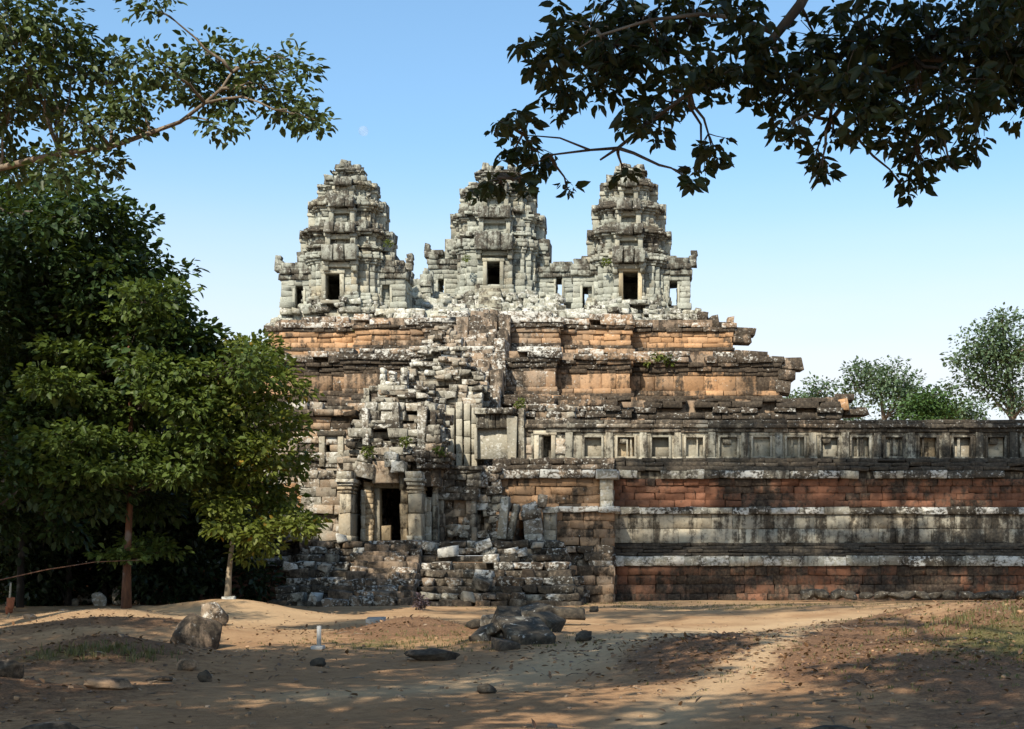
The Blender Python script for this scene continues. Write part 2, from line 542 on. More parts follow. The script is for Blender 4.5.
def ground():
    def axis(lo, hi, a, b, s):
        """fine between a and b (step s), coarser outwards"""
        v = list(np.arange(a, b, s))
        x, d = b, s
        while x < hi: v.append(x); d *= 1.22; x += d
        v.append(hi)
        x, d = a - s, s
        while x > lo: v.insert(0, x); d *= 1.22; x -= d
        v.insert(0, lo)
        return np.array(v)
    xs = axis(-1500, 1500, -28, 22, 0.16)
    ys = axis(-300, 3000, 9, 58, 0.16)
    nx, ny = len(xs), len(ys)
    V = np.empty((ny, nx, 3)); A = np.zeros((ny, nx, 4))
    for j, y in enumerate(ys):
        for i, x in enumerate(xs.tolist()):
            inside = -60 < x < 60 and -20 < y < 90
            V[j, i] = (x, y, gh(x, y) if inside else -0.05)
            xw, x = x, x + SH * y
            if inside:
                nn = mnoise.fractal(Vector((x * 0.5, y * 0.35, 9.0)), 1.0, 2.0, 4) * 0.5
                # brown leaf litter / bare earth mounds; nearest band extra brown to warm the shade
                lit = blob(x, y, 3.2, 25.5, 2.6, 3.2) + blob(x, y, 5, 21, 2.0, 2.0) + 0.8 * blob(x, y, -6.6, 25, 2, 2.2) + 0.9 * blob(x, y, -9, 34, 3.5, 4) + blob(x, y, -2.4, 33.5, 1.6, 2.4)
                lit += 0.8 * blob(x, y, -1, 31, 2.2, 2.5) + 0.75 * blob(x, y, 9.5, 26, 4.0, 7) + blob(x, y, -7.4, 18, 2.0, 2.0) + 0.7 * (1 if y > 55 and x < -6 else 0) + 0.32 * max(0, min(1, (27 - y) / 6)) + 0.8 * blob(x, y, 9, 14.5, 4, 2.5)
                gr = 0.85 * blob(x, y, 8.6, 21.5, 3.4, 3.6) + 0.4 * blob(x, y, 12, 30, 4, 5) + 0.5 * blob(x, y, -1.0, 29.0, 1.8, 1.2) + 0.55 * blob(x, y, -7.0, 23.6, 1.6, .9) + 0.5 * blob(x, y, 8.0, 53, 9.0, 4.0) + 0.3 * blob(x, y, -3, 29, 1.6, 1.0)
                # pale trodden path that winds to the right along the wall
                dm = min(seg_dist(xw, y, TRACK[q], TRACK[q + 1]) for q in range(len(TRACK) - 1))
                db = min(seg_dist(xw, y, BRANCH[q], BRANCH[q + 1]) for q in range(len(BRANCH) - 1))
                pt = max(math.exp(-(dm / (0.75 + 0.012 * y)) ** 2), 0.9 * math.exp(-(db / 0.6) ** 2))
                pt = max(pt, 0.7 * math.exp(-((y - 41) / 4.0) ** 2) * math.exp(-((xw + 11) / 4.5) ** 2))
                lit -= 0.9 * pt
                gr -= 0.6 * pt
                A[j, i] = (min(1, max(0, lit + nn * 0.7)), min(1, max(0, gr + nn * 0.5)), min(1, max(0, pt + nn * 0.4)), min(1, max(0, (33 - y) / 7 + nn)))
            else:
                A[j, i] = (0.5, 0.5, 0, 1)
    idx = np.arange(nx * ny).reshape(ny, nx)
    q = np.stack([idx[:-1, :-1], idx[:-1, 1:], idx[1:, 1:], idx[1:, :-1]], -1).reshape(-1, 4)
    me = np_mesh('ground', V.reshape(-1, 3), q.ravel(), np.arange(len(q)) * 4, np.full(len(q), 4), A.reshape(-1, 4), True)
    m, n, l, b, o = nt('sandy_soil')
    g = G(n, l)
    pos = n.new('ShaderNodeNewGeometry').outputs['Position']
    at = n.new('ShaderNodeAttribute'); at.attribute_name = 'tint'
    sp = n.new('ShaderNodeSeparateColor'); l.new(at.outputs['Color'], sp.inputs[0])
    n1 = g.noise(pos, 0.6, 6, 0.65); n2 = g.noise(pos, 5.0, 7, 0.72); n3 = g.noise(pos, 28.0, 4, 0.7)
    sand = g.mix(g.step(n1, 0.35, 0.65), (0.44, 0.29, 0.16), (0.33, 0.20, 0.105))
    sand = g.mix(g.math('MULTIPLY', at.outputs['Alpha'], 0.85), sand, g.mix(g.step(n2, 0.35, 0.65), (0.41, 0.24, 0.125), (0.29, 0.165, 0.085)))  # browner near soil; part of it is warm shade put into the colour
    sand = g.mix(g.math('MULTIPLY', sp.outputs[2], 0.9), sand, (0.53, 0.375, 0.22))
    sand = g.mix(g.step(n2, 0.52, 0.75, 0, 0.5), sand, (0.24, 0.14, 0.08))
    litter = g.mix(g.step(n3, 0.4, 0.62), (0.10, 0.055, 0.032), (0.26, 0.145, 0.08))
    lf = g.step(g.math('ADD', sp.outputs[0], g.math('MULTIPLY', g.math('SUBTRACT', n2, 0.5), 0.9)), 0.35, 0.7, 0, 0.85)
    c = g.mix(lf, sand, litter)
    grs = g.mix(g.step(n3, 0.4, 0.62), (0.06, 0.075, 0.022), (0.17, 0.16, 0.06))
    gf = g.step(g.math('ADD', sp.outputs[1], g.math('MULTIPLY', g.math('SUBTRACT', n2, 0.5), 0.9)), 0.42, 0.78, 0, 0.75)
    c = g.mix(gf, c, grs)
    l.new(c, b.inputs['Base Color'])
    b.inputs['Roughness'].default_value = 0.95
    b.inputs['Specular IOR Level'].default_value = 0.1
    hgt = g.math('ADD', g.math('MULTIPLY', n2, 0.7), g.math('MULTIPLY', n3, 0.3))
    bp = n.new('ShaderNodeBump'); bp.inputs['Strength'].default_value = 1.0; bp.inputs['Distance'].default_value = 0.10
    l.new(hgt, bp.inputs['Height']); l.new(bp.outputs[0], b.inputs['Normal'])
    return tag(link('ground', me, m), 'sandy tan ground with mounds of brown soil before the temple', 'ground', kind='structure')


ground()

# ------------------------------------------------------------------ lower terrace wall (two storeys of laterite and sandstone)


def jit_attr(r, g_, b, s=0.15, sc=0.35):
    def f(x, y, z):
        k = fb(x, y * 0.3, z, sc) * s * 2
        return (min(1, max(0, r + k)), min(1, max(0, g_ + random.uniform(-.1, .1))), min(1, max(0, b - k * 0.6)))
    return f


def shade_right(f, x0=4.0, x1=18.0, k=0.22):
    """blacker crust towards the right-hand end, where tree shade is put into the colour"""
    def q(x, y, z):
        r, g_, b = f(x, y, z)
        return (r, g_, min(1, b + k * min(1, max(0, (x - x0) / (x1 - x0)))))
    return q


def terrace_wall(xa, xb, label, returns):
    t = empty('terrace_wall', ((xa + xb) / 2, 62, 0), label, 'wall')
    Y0 = 62.0
    y1 = 72.0
    zs = [Z(r_, Y0) for r_ in (603, 566, 556, 543, 514, 507, 478, 470, 457)]
    red = jit_attr(0.85, 0.04, 0.42, 0.3)
    redu = jit_attr(0.85, 0.04, 0.40, 0.3)
    pale = jit_attr(0.05, 0.12, 0.48, 0.12)
    white = lambda x, y, z: (0.0, random.uniform(0.35, 0.9), random.uniform(0.3, 0.6))
    crust = jit_attr(0.1, 0.1, 0.98, 0.1)

    def lay(name, mat, zlist, outs, L, a, jit=0.014, y=Y0, miss=0.0, dep=0.6):
        B = Blocks()
        for i in range(len(zlist) - 1):
            poly = rect(xa, xb, y, y1)
            course(B, poly, zlist[i], zlist[i + 1], outs[i], L, dep, shade_right(a[i] if isinstance(a, list) else a), jit, 0.022, miss, edges=(0, 1, 3), jo=0.012)
        B.box(xa + 0.3, xb - 0.3, y + 0.35 + max(0, -min(outs)), y1 - 0.3, zlist[0], zlist[-1] - 0.03, (0.2, 0, 0.6), 0, 0.01)
        return B.build(name, mat, t)

    def sub(a, b, n):
        return list(np.linspace(a, b, n + 1))
    s = sub(zs[0], zs[1], 4)
    lay('laterite_base', M_RED, s, [0.10, 0.02, 0.0, 0.03], 0.62, red, 0.018)
    lay('ledge', M_PALE, sub(zs[1], zs[2], 1), [0.16], 0.95, white, 0.022, Y0)
    s = sub(zs[2], zs[3], 4)
    lay('crusted_moulding', M_GREY, s, [0.06, -0.04, -0.16, -0.26], 0.85, crust, 0.025, Y0)
    s = sub(zs[3], zs[4], 2)
    lay('sandstone_band', M_PALE, s, [-0.36, -0.36], 0.8, pale, 0.010, Y0)
    lay('ledge', M_PALE, sub(zs[4], zs[5], 1), [-0.20], 0.9, lambda x, y, z: (0, random.uniform(0.3, 0.9), random.uniform(0.35, 0.65)), 0.025, Y0)
    s = sub(zs[5], zs[6], 4)
    lay('laterite_band', M_RED, s, [-0.42, -0.5, -0.5, -0.46], 0.6, redu, 0.02, Y0)
    lay('ledge', M_PALE, sub(zs[6], zs[7], 1), [-0.28], 0.9, lambda x, y, z: (0, random.uniform(0.25, 0.85), random.uniform(0.4, 0.7)), 0.03, Y0, 0.02)
    s = sub(zs[7], zs[8], 3)
    lay('crusted_moulding', M_GREY, s, [-0.4, -0.52, -0.7], 0.8, crust, 0.03, Y0)
    return t


# ------------------------------------------------------------------ gallery with blind windows
def gallery(xa, xb, centres, label, doors=()):
    """roofless gallery: wall of upright slabs with framed blind windows, under a dark moulded cornice"""
    Y = 65.0
    t = empty('gallery', ((xa + xb) / 2, Y, Z(459, Y)), label, 'gallery')
    zb, z0, z1, zt = Z(462, Y), Z(458.5, Y), Z(435.5, Y), Z(420, Y)
    B = Blocks()
    hw = 0.46
    yb = Y + 1.0
    gaps = [(c - hw, c + hw, Y - 1, Y + 2, z0, z1) for c in centres] + [(c - 0.36, c + 0.36, Y - 1, Y + 2, zb, z1) for c in doors]
    a = shade_right(jit_attr(0.06, 0.15, 0.42, 0.15), 0, 14, 0.14)
    for (u, v, o, n) in ((zb, z0, 0.05, 1), (z0, z1, 0.0, 1), (z1, z1 + 0.14, 0.0, 1)):
        course(B, rect(xa, xb, Y, yb), u, v, o, 0.95, 0.5, a, 0.008, 0.02, 0, gaps, jo=0.012)
    # the back of each blind window is closed by a panel; the core behind the wall
    B.box(xa + 0.4, xb - 0.4, Y + 0.55, yb - 0.1, zb, z1 + 0.1, (0.2, 0, 0.6), 0, 0.01)
    B.build('wall', M_PALE, t)
    B = Blocks()
    nn = 3
    hs = np.linspace(z1 + 0.14, zt, nn + 1)
    for i in range(nn):
        course(B, rect(xa, xb, Y, yb), hs[i], hs[i + 1], (0.10, 0.22, 0.12)[i], 1.1, 0.55, shade_right(jit_attr(0.12, 0.3 if i > 0 else 0.15, (0.5, 0.62, 0.66)[i], 0.2), 2, 12, 0.22), 0.016, 0.03, 0.05 if i == 2 else 0.0, jo=0.02)
    B.box(xa + 0.2, xb - 0.2, Y + 0.2, yb - 0.2, z1 + 0.14, zt - 0.1, (0.1, 0, 0.8), 0, 0.01)
    B.build('cornice', M_GREY, t)
    allc = sorted(list(centres) + list(doors))
    for c0, c1 in zip(allc[:-1], allc[1:]):
        m = (c0 + c1) / 2
        if c1 - c0 > 3: continue
        B = Blocks()
        B.box(m - 0.15, m + 0.15, Y - 0.13, Y + 0.1, zb + 0.05, z1 + 0.12, a(m, Y, 7), 0.012, 0.02)
        B.box(m - 0.19, m + 0.19, Y - 0.17, Y + 0.1, zb + 0.002, zb + 0.2, a(m, Y, 7), 0.012, 0.02)
        B.build('pilaster', M_PALE, t)
    for k, c in enumerate(centres):
        B = Blocks()
        aa = a(c, Y, 7)
        fw = 0.10
        yy = Y - 0.06
        B.box(c - hw, c - hw + fw, yy, Y + 0.3, z0, z1, aa, 0.006, 0.015)
        B.box(c + hw - fw, c + hw, yy, Y + 0.3, z0, z1, aa, 0.006, 0.015)
        B.box(c - hw + fw, c + hw - fw, yy - 0.004, Y + 0.3, z1 - fw * 0.8, z1, aa, 0.006, 0.015)
        B.box(c - hw + fw, c + hw - fw, yy - 0.006, Y + 0.3, z0, z0 + fw * 0.8, aa, 0.006, 0.015)
        if k in (1, 4, 7, 12):
            B.box(c - hw + fw * 2, c + random.uniform(0, 0.15), Y + 0.02, Y + 0.24, z1 - 0.36, z1 - 0.1, (0.2, 0.2, 0.6), 0.03, 0.03, ry=random.uniform(-0.15, 0.15))
        if k in (1, 3, 6, 8, 9, 10, 11):
            for j in range(random.randint(1, 3)):
                xx = c + random.uniform(-0.22, 0.22)
                B.box(xx - 0.03, xx + 0.03, Y + 0.04, Y + 0.12, z0 + 0.08, z1 - 0.08, aa, 0.004, 0.012)
        fr = B.build('window', M_PALE, t)
        B = Blocks()
        dp = random.choice((0.16, 0.26, 0.3, 0.36))
        B.box(c - hw + fw, c + hw - fw, Y + dp, Y + 0.5, z0 + fw * .8, z1 - fw * .8, (0.1 + 0.5 * (random.random() < 0.25), 0.25, random.choice((0.05, 0.15, 0.3, 0.4))), 0.006, 0.01)
        B.build('panel', M_PALE, fr)
    for c in doors:
        B = Blocks()
        for s in (-1, 1):
            B.box(c + s * 0.36 - 0.09, c + s * 0.36 + 0.09, Y - 0.08, Y + 0.45, zb - 0.1, z1 + 0.02, (0.15, 0.3, 0.15), 0.01, 0.02)
        B.box(c - 0.5, c + 0.5, Y - 0.1, Y + 0.45, z1 + 0.022, z1 + 0.2, (0.2, 0.3, 0.3), 0.01, 0.02)
        B.build('door_frame', M_PALE, t)
    return t


# ------------------------------------------------------------------ stepped pyramid
AX = X(489, 76)


def pyr_attr(base_w, lich, dark, bx=None):
    def f(x, y, z):
        d = abs(x - AX)
        c = math.exp(-(d / 5.0) ** 2)
        k = fb(x * 0.6, y, z * 1.2, 0.3) * 0.6 + random.uniform(-0.12, 0.12)
        r = base_w * (1 - 0.75 * c) + k * 0.6
        rgt = max(0, (x + 4) / 10) * (1.0 + 1.2 * max(0, (11 - z) / 3))
        return (min(1, max(0, r)), min(1, max(0, lich + 0.3 * c + random.uniform(-0.1, 0.1))), min(1, max(0, dark + 0.14 * rgt - k * 0.6)))
    return f


def pyramid():
    t = empty('stepped_pyramid', (AX, 80, 0), 'broad stepped pyramid of ochre and grey stone tiers under the three towers', 'pyramid')

    def foot(Y, px_r, d1, d2, back):
        r = X(px_r, Y)
        hw = r - AX - (0.6 if Y == 79.0 else 0)
        c1, c2 = 7.0, 3.4
        return [(AX - hw, Y), (AX - c1, Y), (AX - c1, Y - d1), (AX - c2, Y - d1), (AX - c2, Y - d2), (AX + c2, Y - d2), (AX + c2, Y - d1), (AX + c1, Y - d1), (AX + c1, Y), (r, Y), (r, back), (AX - hw, back)], hw

    def tier(Y, px_r, rows, outs, attrs, d1, d2, back, jit, L=0.8, miss=None, nm='tier', zlow=None):
        B = Blocks()
        poly, hw = foot(Y, px_r, d1, d2, back)
        zz = [Z(q, Y) for q in rows]
        for i in range(len(rows) - 1):
            course(B, poly, zz[i], zz[i + 1], outs[i], L, 0.75, attrs[i], jit[i], 0.03, (miss[i] if miss else 0), edges=list(range(0, 10)) + [11], jo=0.03)
        zl = zlow if zlow is not None else zz[0]
        B.box(AX - hw + 0.4, AX + hw - 0.4, Y + 0.4, back, zl, zz[-1] - 0.08, (0.3, 0.1, 0.5), 0, 0.01)
        B.box(AX - 6.6, AX + 6.6, Y - d1 + 0.4, Y + 0.6, zl, zz[-1] - 0.12, (0.3, 0.1, 0.5), 0, 0.01)
        B.box(AX - 3.0, AX + 3.0, Y - d2 + 0.4, Y + 0.6, zl, zz[-1] - 0.16, (0.3, 0.1, 0.5), 0, 0.01)
        return B.build(nm, M_WARM, t)
    O = pyr_attr
    hot, mid_, dk, wh = O(0.8, 0.12, 0.40), O(0.65, 0.15, 0.56), O(0.35, 0.15, 0.86), O(0.25, 0.62, 0.5)
    # lowest tier, half hidden behind the gallery; dark and ragged on top
    tier(73.0, 838, [470, 445, 425, 419, 413, 408, 402, 398], [0.3, 0.1, 0.0, 0.1, 0.22, 0.12, 0.0], [dk, mid_, O(0.6, 0.1, 0.5), O(0.3, 0.3, 0.8), O(0.3, 0.5, 0.75), dk, dk], 0.9, 1.7, 110, [0.02, 0.02, 0.02, 0.03, 0.05, 0.05, 0.05], miss=[0, 0, 0, 0, 0.06, 0.08, 0.12])
    # middle tier
    tier(76.0, 778, [420, 400, 396, 391, 376, 372, 367, 363, 357, 352], [0.28, 0.2, 0.08, 0.0, 0.0, 0.07, 0.16, 0.28, 0.22], [O(0.9, 0.08, 0.35), O(0.7, 0.1, 0.7), hot, hot, O(0.8, 0.1, 0.65), O(0.5, .2, 0.85), O(0.4, 0.2, 0.75), O(0.3, 0.45, 0.7), wh], 1.0, 1.9, 110, [0.015] * 5 + [0.03] * 4, miss=[0] * 7 + [0.04, 0.15], zlow=6)
    # upper tier
    tier(79.0, 732, [372, 352, 348, 343, 337, 332, 328, 323, 317], [0.2, 0.12, 0.04, 0.0, 0.06, 0.16, 0.24, 0.1], [O(0.6, 0.12, 0.5), O(0.4, 0.2, 0.8), hot, O(0.9, 0.1, 0.4), hot, O(0.4, 0.25, 0.85), wh, wh], 0.9, 1.7, 110, [0.02] * 5 + [0.035] * 3, miss=[0] * 6 + [0.08, 0.25], zlow=8)
    # ragged top platform carrying the towers
    B = Blocks()
    Y = 81.0
    zz = np.linspace(Z(328, Y), Z(306.5, Y), 5)
    for i in range(4):
        p = rect(X(266 + i * 4, Y), X(716 - i * 5, Y), Y + i * 0.25, 112)
        course(B, p, zz[i], zz[i + 1], 0.05, 0.55, 0.6, O(0.15, 0.62, 0.42), 0.06, 0.05, 0.08 + 0.05 * i, edges=(0, 1, 3), jo=0.1, yj=0.05)
    B.box(X(275, Y), X(700, Y), Y + 1.0, 112, zz[0], zz[-1] - 0.05, (0.15, 0.4, 0.45), 0, 0.01)
    B.build('platform', M_TOWER, t)
    # corner blocks that stand up at the right end of the tiers
    for (px, py, wd, hh, Yc) in ((742, 332, 26, 9, 79.2), (741, 340, 18, 8, 79.2), (714, 322, 9, 13, 80.5), (703, 316, 12, 9, 81), (790, 364, 24, 11, 76.2), (786, 375, 17, 11, 76.2), (783, 387, 14, 13, 76.2), (750, 356, 34, 7, 76.6), (832, 402, 13, 8, 73.3), (842, 405, 12, 11, 73.5), (845, 398, 18, 6, 73.5), (854, 412, 26, 9, 74.0), (273, 330, 18, 8, 79.2)):
        s = Yc / F
        B = Blocks()
        B.add((X(px, Yc), Yc + 0.3, Z(py, Yc)), (wd * s / 2, 0.55, hh * s / 2), random.gauss(0, 0.05), 0, random.gauss(0, 0.02), 0.06, 0.05, (0.9 if px == 842 else 0.3, 0.35, 0.3 if px == 842 else 0.62))
        B.build('corner_block', M_WARM, t)
    # steep central stair
    st = Blocks()
    xl, xr = X(462, 73), X(491, 73)
    n = 26
    for i in range(n):
        y = 68.6 + i * (77.4 - 68.6) / n
        z0 = 7.8 + i * (Z(316, 79) - 7.8) / n
        z1 = 7.8 + (i + 1) * (Z(316, 79) - 7.8) / n
        xx = xl
        while xx < xr - 0.1:
            bl = min(random.uniform(0.3, 0.6), xr - xx)
            st.box(xx, xx + bl - 0.01, y + random.uniform(-0.10, 0.10), y + 2.6, z0 - 0.9, z1 + random.uniform(-0.03, 0.02), (0.14, random.uniform(0.15, 0.6), random.uniform(0.4, 0.68)), 0.06, 0.07)
            xx += bl
    for s, x in ((-1, xl - 0.34), (1, xr + 0.34)):
        for i in range(8):
            y = 68.5 + i * 1.1
            z = 7.8 + (i + 0.7) * (Z(316, 79) - 7.8) / 8
            st.box(x - 0.3, x + 0.3, y, y + 1.5, z - 1.8, z - random.uniform(0, 0.35), (0.15, random.uniform(0.3, 0.7), 0.5), 0.07, 0.06)
    st.build('staircase', M_WARM, t)
    return t


# ------------------------------------------------------------------ towers
def cross(cx, cy, R0, W0, R1, Wm, Rm):
    q = [(R0, -W0), (R0, W0), (R1, W0), (R1, Wm), (Rm, Wm), (Rm, Rm), (Wm, Rm), (Wm, R1), (W0, R1), (W0, R0)]
    out = []
    for k in range(4):
        c, s = (1, 0, -1, 0)[k], (0, 1, 0, -1)[k]
        pts = q[1:] if True else q
        for (x, y) in pts:
            out.append((cx + c * x - s * y, cy + s * x + c * y))
    return out


def tower(cxp, Yc, rows, hws, label, vest, door, seed, front):
    """rows: picture rows of the tier boundaries from the base up; hws: half widths in pixels of each tier at its cornice"""
    random.seed(seed)
    cx = X(cxp, Yc)
    s = Yc / F
    zr = [Z(q, Yc) for q in rows]
    t = empty('temple_tower', (cx, Yc, zr[0]), label, 'tower')
    for k in range(len(hws)):
        z0, z1 = zr[k], zr[k + 1]
        H = z1 - z0
        hw = hws[k] * s
        top = k == len(hws) - 1
        ov = 0.29 if k else 0.24
        r1 = (hw - ov) if k == 0 else (hw - ov) / 1.10
        R1, Wm, Rm = r1, r1 * 0.74, r1 * 0.90
        R0, W0 = r1 * (1.12 if k else 1.2), r1 * 0.44
        poly = cross(cx, Yc, R0, W0, R1, Wm, Rm)
        B = Blocks()
        dpx = door
        yf = Yc - (hws[0] * s - 0.24) * 1.2
        gaps = []
        if k == 0:
            gaps = [(X(dpx[0], yf), X(dpx[1], yf), Yc - 9, Yc - 0.5, Z(dpx[3], yf), Z(dpx[2], yf))]
        zone = 0.52 if k else 0.70
        # courses: base moulding, plain wall, flaring cornice, set-back coping
        nb_ = max(2, round(H * (zone - 0.14) / 0.42))
        fr = [0, 0.07, 0.14] + [0.14 + (zone - 0.14) * (j + 1) / nb_ for j in range(nb_)]
        ou = [0.13, 0.06] + [0.0] * nb_
        cz = (1 - zone)
        for du, oo_ in ((0.16, 0.07), (0.34, 0.16), (0.56, 0.28), (0.76, 0.20), (1.0, 0.02)):
            fr.append(zone + cz * du); ou.append(oo_ * ov / 0.28)
        for i in range(len(ou)):
            tt = (fr[i] + fr[i + 1]) / 2
            ms = 0.0 if tt < zone or (k == 0 and tt < 0.9) else 0.05 + 0.16 * max(0, (tt - zone) / (1 - zone))
            if top: ms += 0.2 * tt
            at = lambda x, y, z, tt=tt: (max(0, min(1, 0.02 + 0.5 * fb(x, y, z, 0.9))), 0.25 + random.uniform(-.1, .12), 0.30 + 0.35 * fb(x, y, z, 0.45) + 0.25 * (tt > zone + 0.2) + random.uniform(-.14, .14))
            course(B, poly, z0 + H * fr[i], z0 + H * fr[i + 1], ou[i], 0.72 if tt < zone else 0.5, 0.7 if k == 0 else 0.6, at, 0.016, 0.03, ms, gaps, jo=0.035, yj=0.02, thin=(0.55, 0.28, 0.7) if k == 0 else None)
        if k:
            B.box(cx - R1 + 0.3, cx + R1 - 0.3, Yc - R1 + 0.3, Yc + R1 - 0.3, z0 - 0.1, z1 - 0.06, (0.1, 0.1, 0.5), 0, 0.02)
            B.box(cx - W0 + 0.12, cx + W0 - 0.12, Yc - R0 + 0.3, Yc + R0 - 0.3, z0 - 0.1, z1 - 0.1, (0.1, 0.1, 0.5), 0, 0.02)
        else:
            B.box(cx - R1, cx + R1, Yc - R1 + 0.2, Yc + R1, z0 - 0.6, z0 + 0.04, (0.1, 0.3, 0.5), 0, 0.02)
            zd = Z(dpx[2], yf)
            for q in range(3):
                course(B, cross(cx, Yc, R0 + 0.55 - 0.15 * q, W0 + 0.3, R1 + 0.5 - 0.15 * q, Wm + 0.2, Rm + 0.35 - 0.1 * q), z0 - 0.75 + 0.25 * q, z0 - 0.5 + 0.25 * q, 0, 0.5, 0.7, lambda x, y, z: (0.1, random.uniform(0.3, 0.8), random.uniform(0.3, 0.6)), 0.05, 0.05, 0.1, jo=0.12, yj=0.06)
            B.box(cx - R1 + 0.3, cx + R1 - 0.3, Yc - R1 + 0.3, Yc + R1 - 0.3, zd + 0.1, z1 - 0.1, (0.1, 0.1, 0.5), 0, 0.02)
        # antefixes and fallen coping along the top edge
        for e in range(int(10 + 5 * hw)):
            a_ = random.uniform(0, 2 * math.pi)
            m = max(abs(math.cos(a_)), abs(math.sin(a_)))
            rr = (r1 * 0.98) / m * random.uniform(0.82, 1.0)
            rr = min(rr, r1 * 1.18)
            B.add((cx + math.cos(a_) * rr, Yc + math.sin(a_) * rr, z1 + random.uniform(-0.02, 0.12)), (random.uniform(0.12, 0.28), random.uniform(0.12, 0.25), random.uniform(0.1, 0.24)), random.gauss(0, 0.3) + round(a_ / (math.pi / 2)) * math.pi / 2, random.gauss(0, 0.06), random.gauss(0, 0.06), 0.04, 0.04, (0.1, 0.3, 0.5))
        B.build('crown' if top else 'body' if k == 0 else 'tier', M_TOWER, t)
        # pediment slab, lintel and shallow false door on the visible fronts of the upper tiers
        if not top:
            for (ux, uy) in ((0, -1), (1, 0), (-1, 0)):
                B = Blocks()
                yaw = 0 if ux == 0 else math.pi / 2
                pw = W0 * (0.98 if k else 1.1)
                zt_, zb_ = (z0 + H * 0.98, z0 + H * 0.56) if k else (z0 + H * 1.0, z0 + H * 0.70)
                off = R0 + (0.30 if ux == 0 else 0.02)
                nb = 3
                for j in range(nb):
                    q = (j + 0.5) / nb * 2 * pw - pw
                    px_, py_ = cx + ux * off + (q if ux == 0 else 0), Yc + uy * off + (q if ux else 0)
                    h3 = (zt_ - zb_) / 2 * random.uniform(0.86, 1.06)
                    B.add((px_, py_, zb_ + h3), (pw / nb - 0.012, 0.34, h3), yaw, random.gauss(0, .02), 0, 0.03, 0.05, (0.05, 0.30, 0.54))
                for sd_ in (-1, 1):
                    q = sd_ * pw * 0.82
                    px_, py_ = cx + ux * (R0 + 0.1) + (q if ux == 0 else 0), Yc + uy * (R0 + 0.1) + (q if ux else 0)
                    zc = (z0 + zb_) / 2 if k else zb_ - 0.25
                    B.add((px_, py_, zc), (0.13, 0.22, (zb_ - z0) / 2 if k else 0.25), yaw, 0, 0, 0.015, 0.025, (0.15, 0.2, 0.3))
                    B.add((px_, py_, zb_ - 0.09), (0.19, 0.28, 0.085), yaw, 0, 0, 0.015, 0.025, (0.15, 0.2, 0.3))
                px_, py_ = cx + ux * (R0 + 0.06), Yc + uy * (R0 + 0.06)
                B.add((px_, py_, zb_ - 0.16), (pw * 0.66, 0.2, 0.13), yaw, 0, 0, 0.015, 0.025, (0.2, 0.2, 0.2))
                B.build('pediment', M_TOWER, t)
    # front doorway frame
    yf = Yc - (hws[0] * s - 0.24) * 1.2
    x0, x1, zt_, zb_ = X(door[0], yf), X(door[1], yf), Z(door[2], yf), Z(door[3], yf)
    B = Blocks()
    fw = 0.22
    ac = (0.6, 0.12, 0.2) if seed == 12 else (0.2, 0.15, 0.28)
    B.box(x0 - fw, x0, yf - 0.12, yf + 0.5, zb_ - 0.12, zt_ + 0.02, ac, 0.01, 0.02)
    B.box(x1, x1 + fw, yf - 0.12, yf + 0.5, zb_ - 0.12, zt_ + 0.02, ac, 0.01, 0.02)
    B.box(x0 - fw - 0.05, x1 + fw + 0.05, yf - 0.14, yf + 0.5, zt_ + 0.022, zt_ + 0.24, ac, 0.01, 0.02)
    B.box(x0 - fw - 0.03, x1 + fw + 0.03, yf - 0.18, yf + 0.5, zb_ - 0.3, zb_ - 0.122, ac, 0.02, 0.03)
    B.build('door_frame', M_TOWER, t)
    # side vestibules, each with a doorway one can see through
    for (a0, a1, top_r, d0, d1, dt, db, hook) in vest:
        B = Blocks()
        ya, yb = Yc - 1.25, Yc + 1.25
        xa, xb = X(a0, ya), X(a1, ya)
        ztop = Z(top_r, ya)
        gp = [(X(d0, ya), X(d1, ya), Yc - 3, Yc + 3, Z(db, ya), Z(dt, ya))]
        n = max(5, round((ztop - zr[0] + 0.3) / 0.3))
        hs = np.linspace(zr[0] - 0.3, ztop, n + 1)
        for i in range(n):
            tt = (i + 0.5) / n
            o = 0.08 if tt < 0.15 else 0.0 if tt < 0.62 else 0.06 + 0.25 * (tt - 0.62) / 0.38
            if tt > 0.88: o *= 0.4
            xs_ = 0.0 if tt < 0.8 else 0.15
            course(B, rect(xa + xs_, xb - xs_, ya, yb), hs[i], hs[i + 1], o, 0.6, 0.5, (0.06, 0.22, 0.22 + 0.32 * (tt > 0.62)), 0.022, 0.035, 0.12 if tt > 0.85 else 0, gp, jo=0.02)
            if hs[i] > Z(dt, ya) + 0.02:
                B.box(xa + 0.25, xb - 0.25, ya + 0.3, yb - 0.3, hs[i], hs[i + 1] - 0.02, (0.1, 0.1, 0.5), 0, 0.01)
        if hook:
            xe = xa if hook < 0 else xb
            for j in range(3):
                B.add((xe + hook * (0.12 + 0.06 * j), Yc - 0.9 + 0.1 * j, ztop - 0.25 + 0.28 * j), (0.24 - 0.04 * j, 0.3, 0.16), 0, 0, -hook * 0.12 * j, 0.03, 0.04, (0.05, 0.35, 0.55))
        dx0, dx1 = X(d0, ya), X(d1, ya)
        for xx in (dx0 - 0.06, dx1 + 0.06):
            B.box(xx - 0.06, xx + 0.06, ya - 0.06, ya + 0.5, Z(db, ya), Z(dt, ya) + 0.03, (0.15, 0.15, 0.2), 0.008, 0.015)
        B.build('vestibule', M_TOWER, t)
    return t


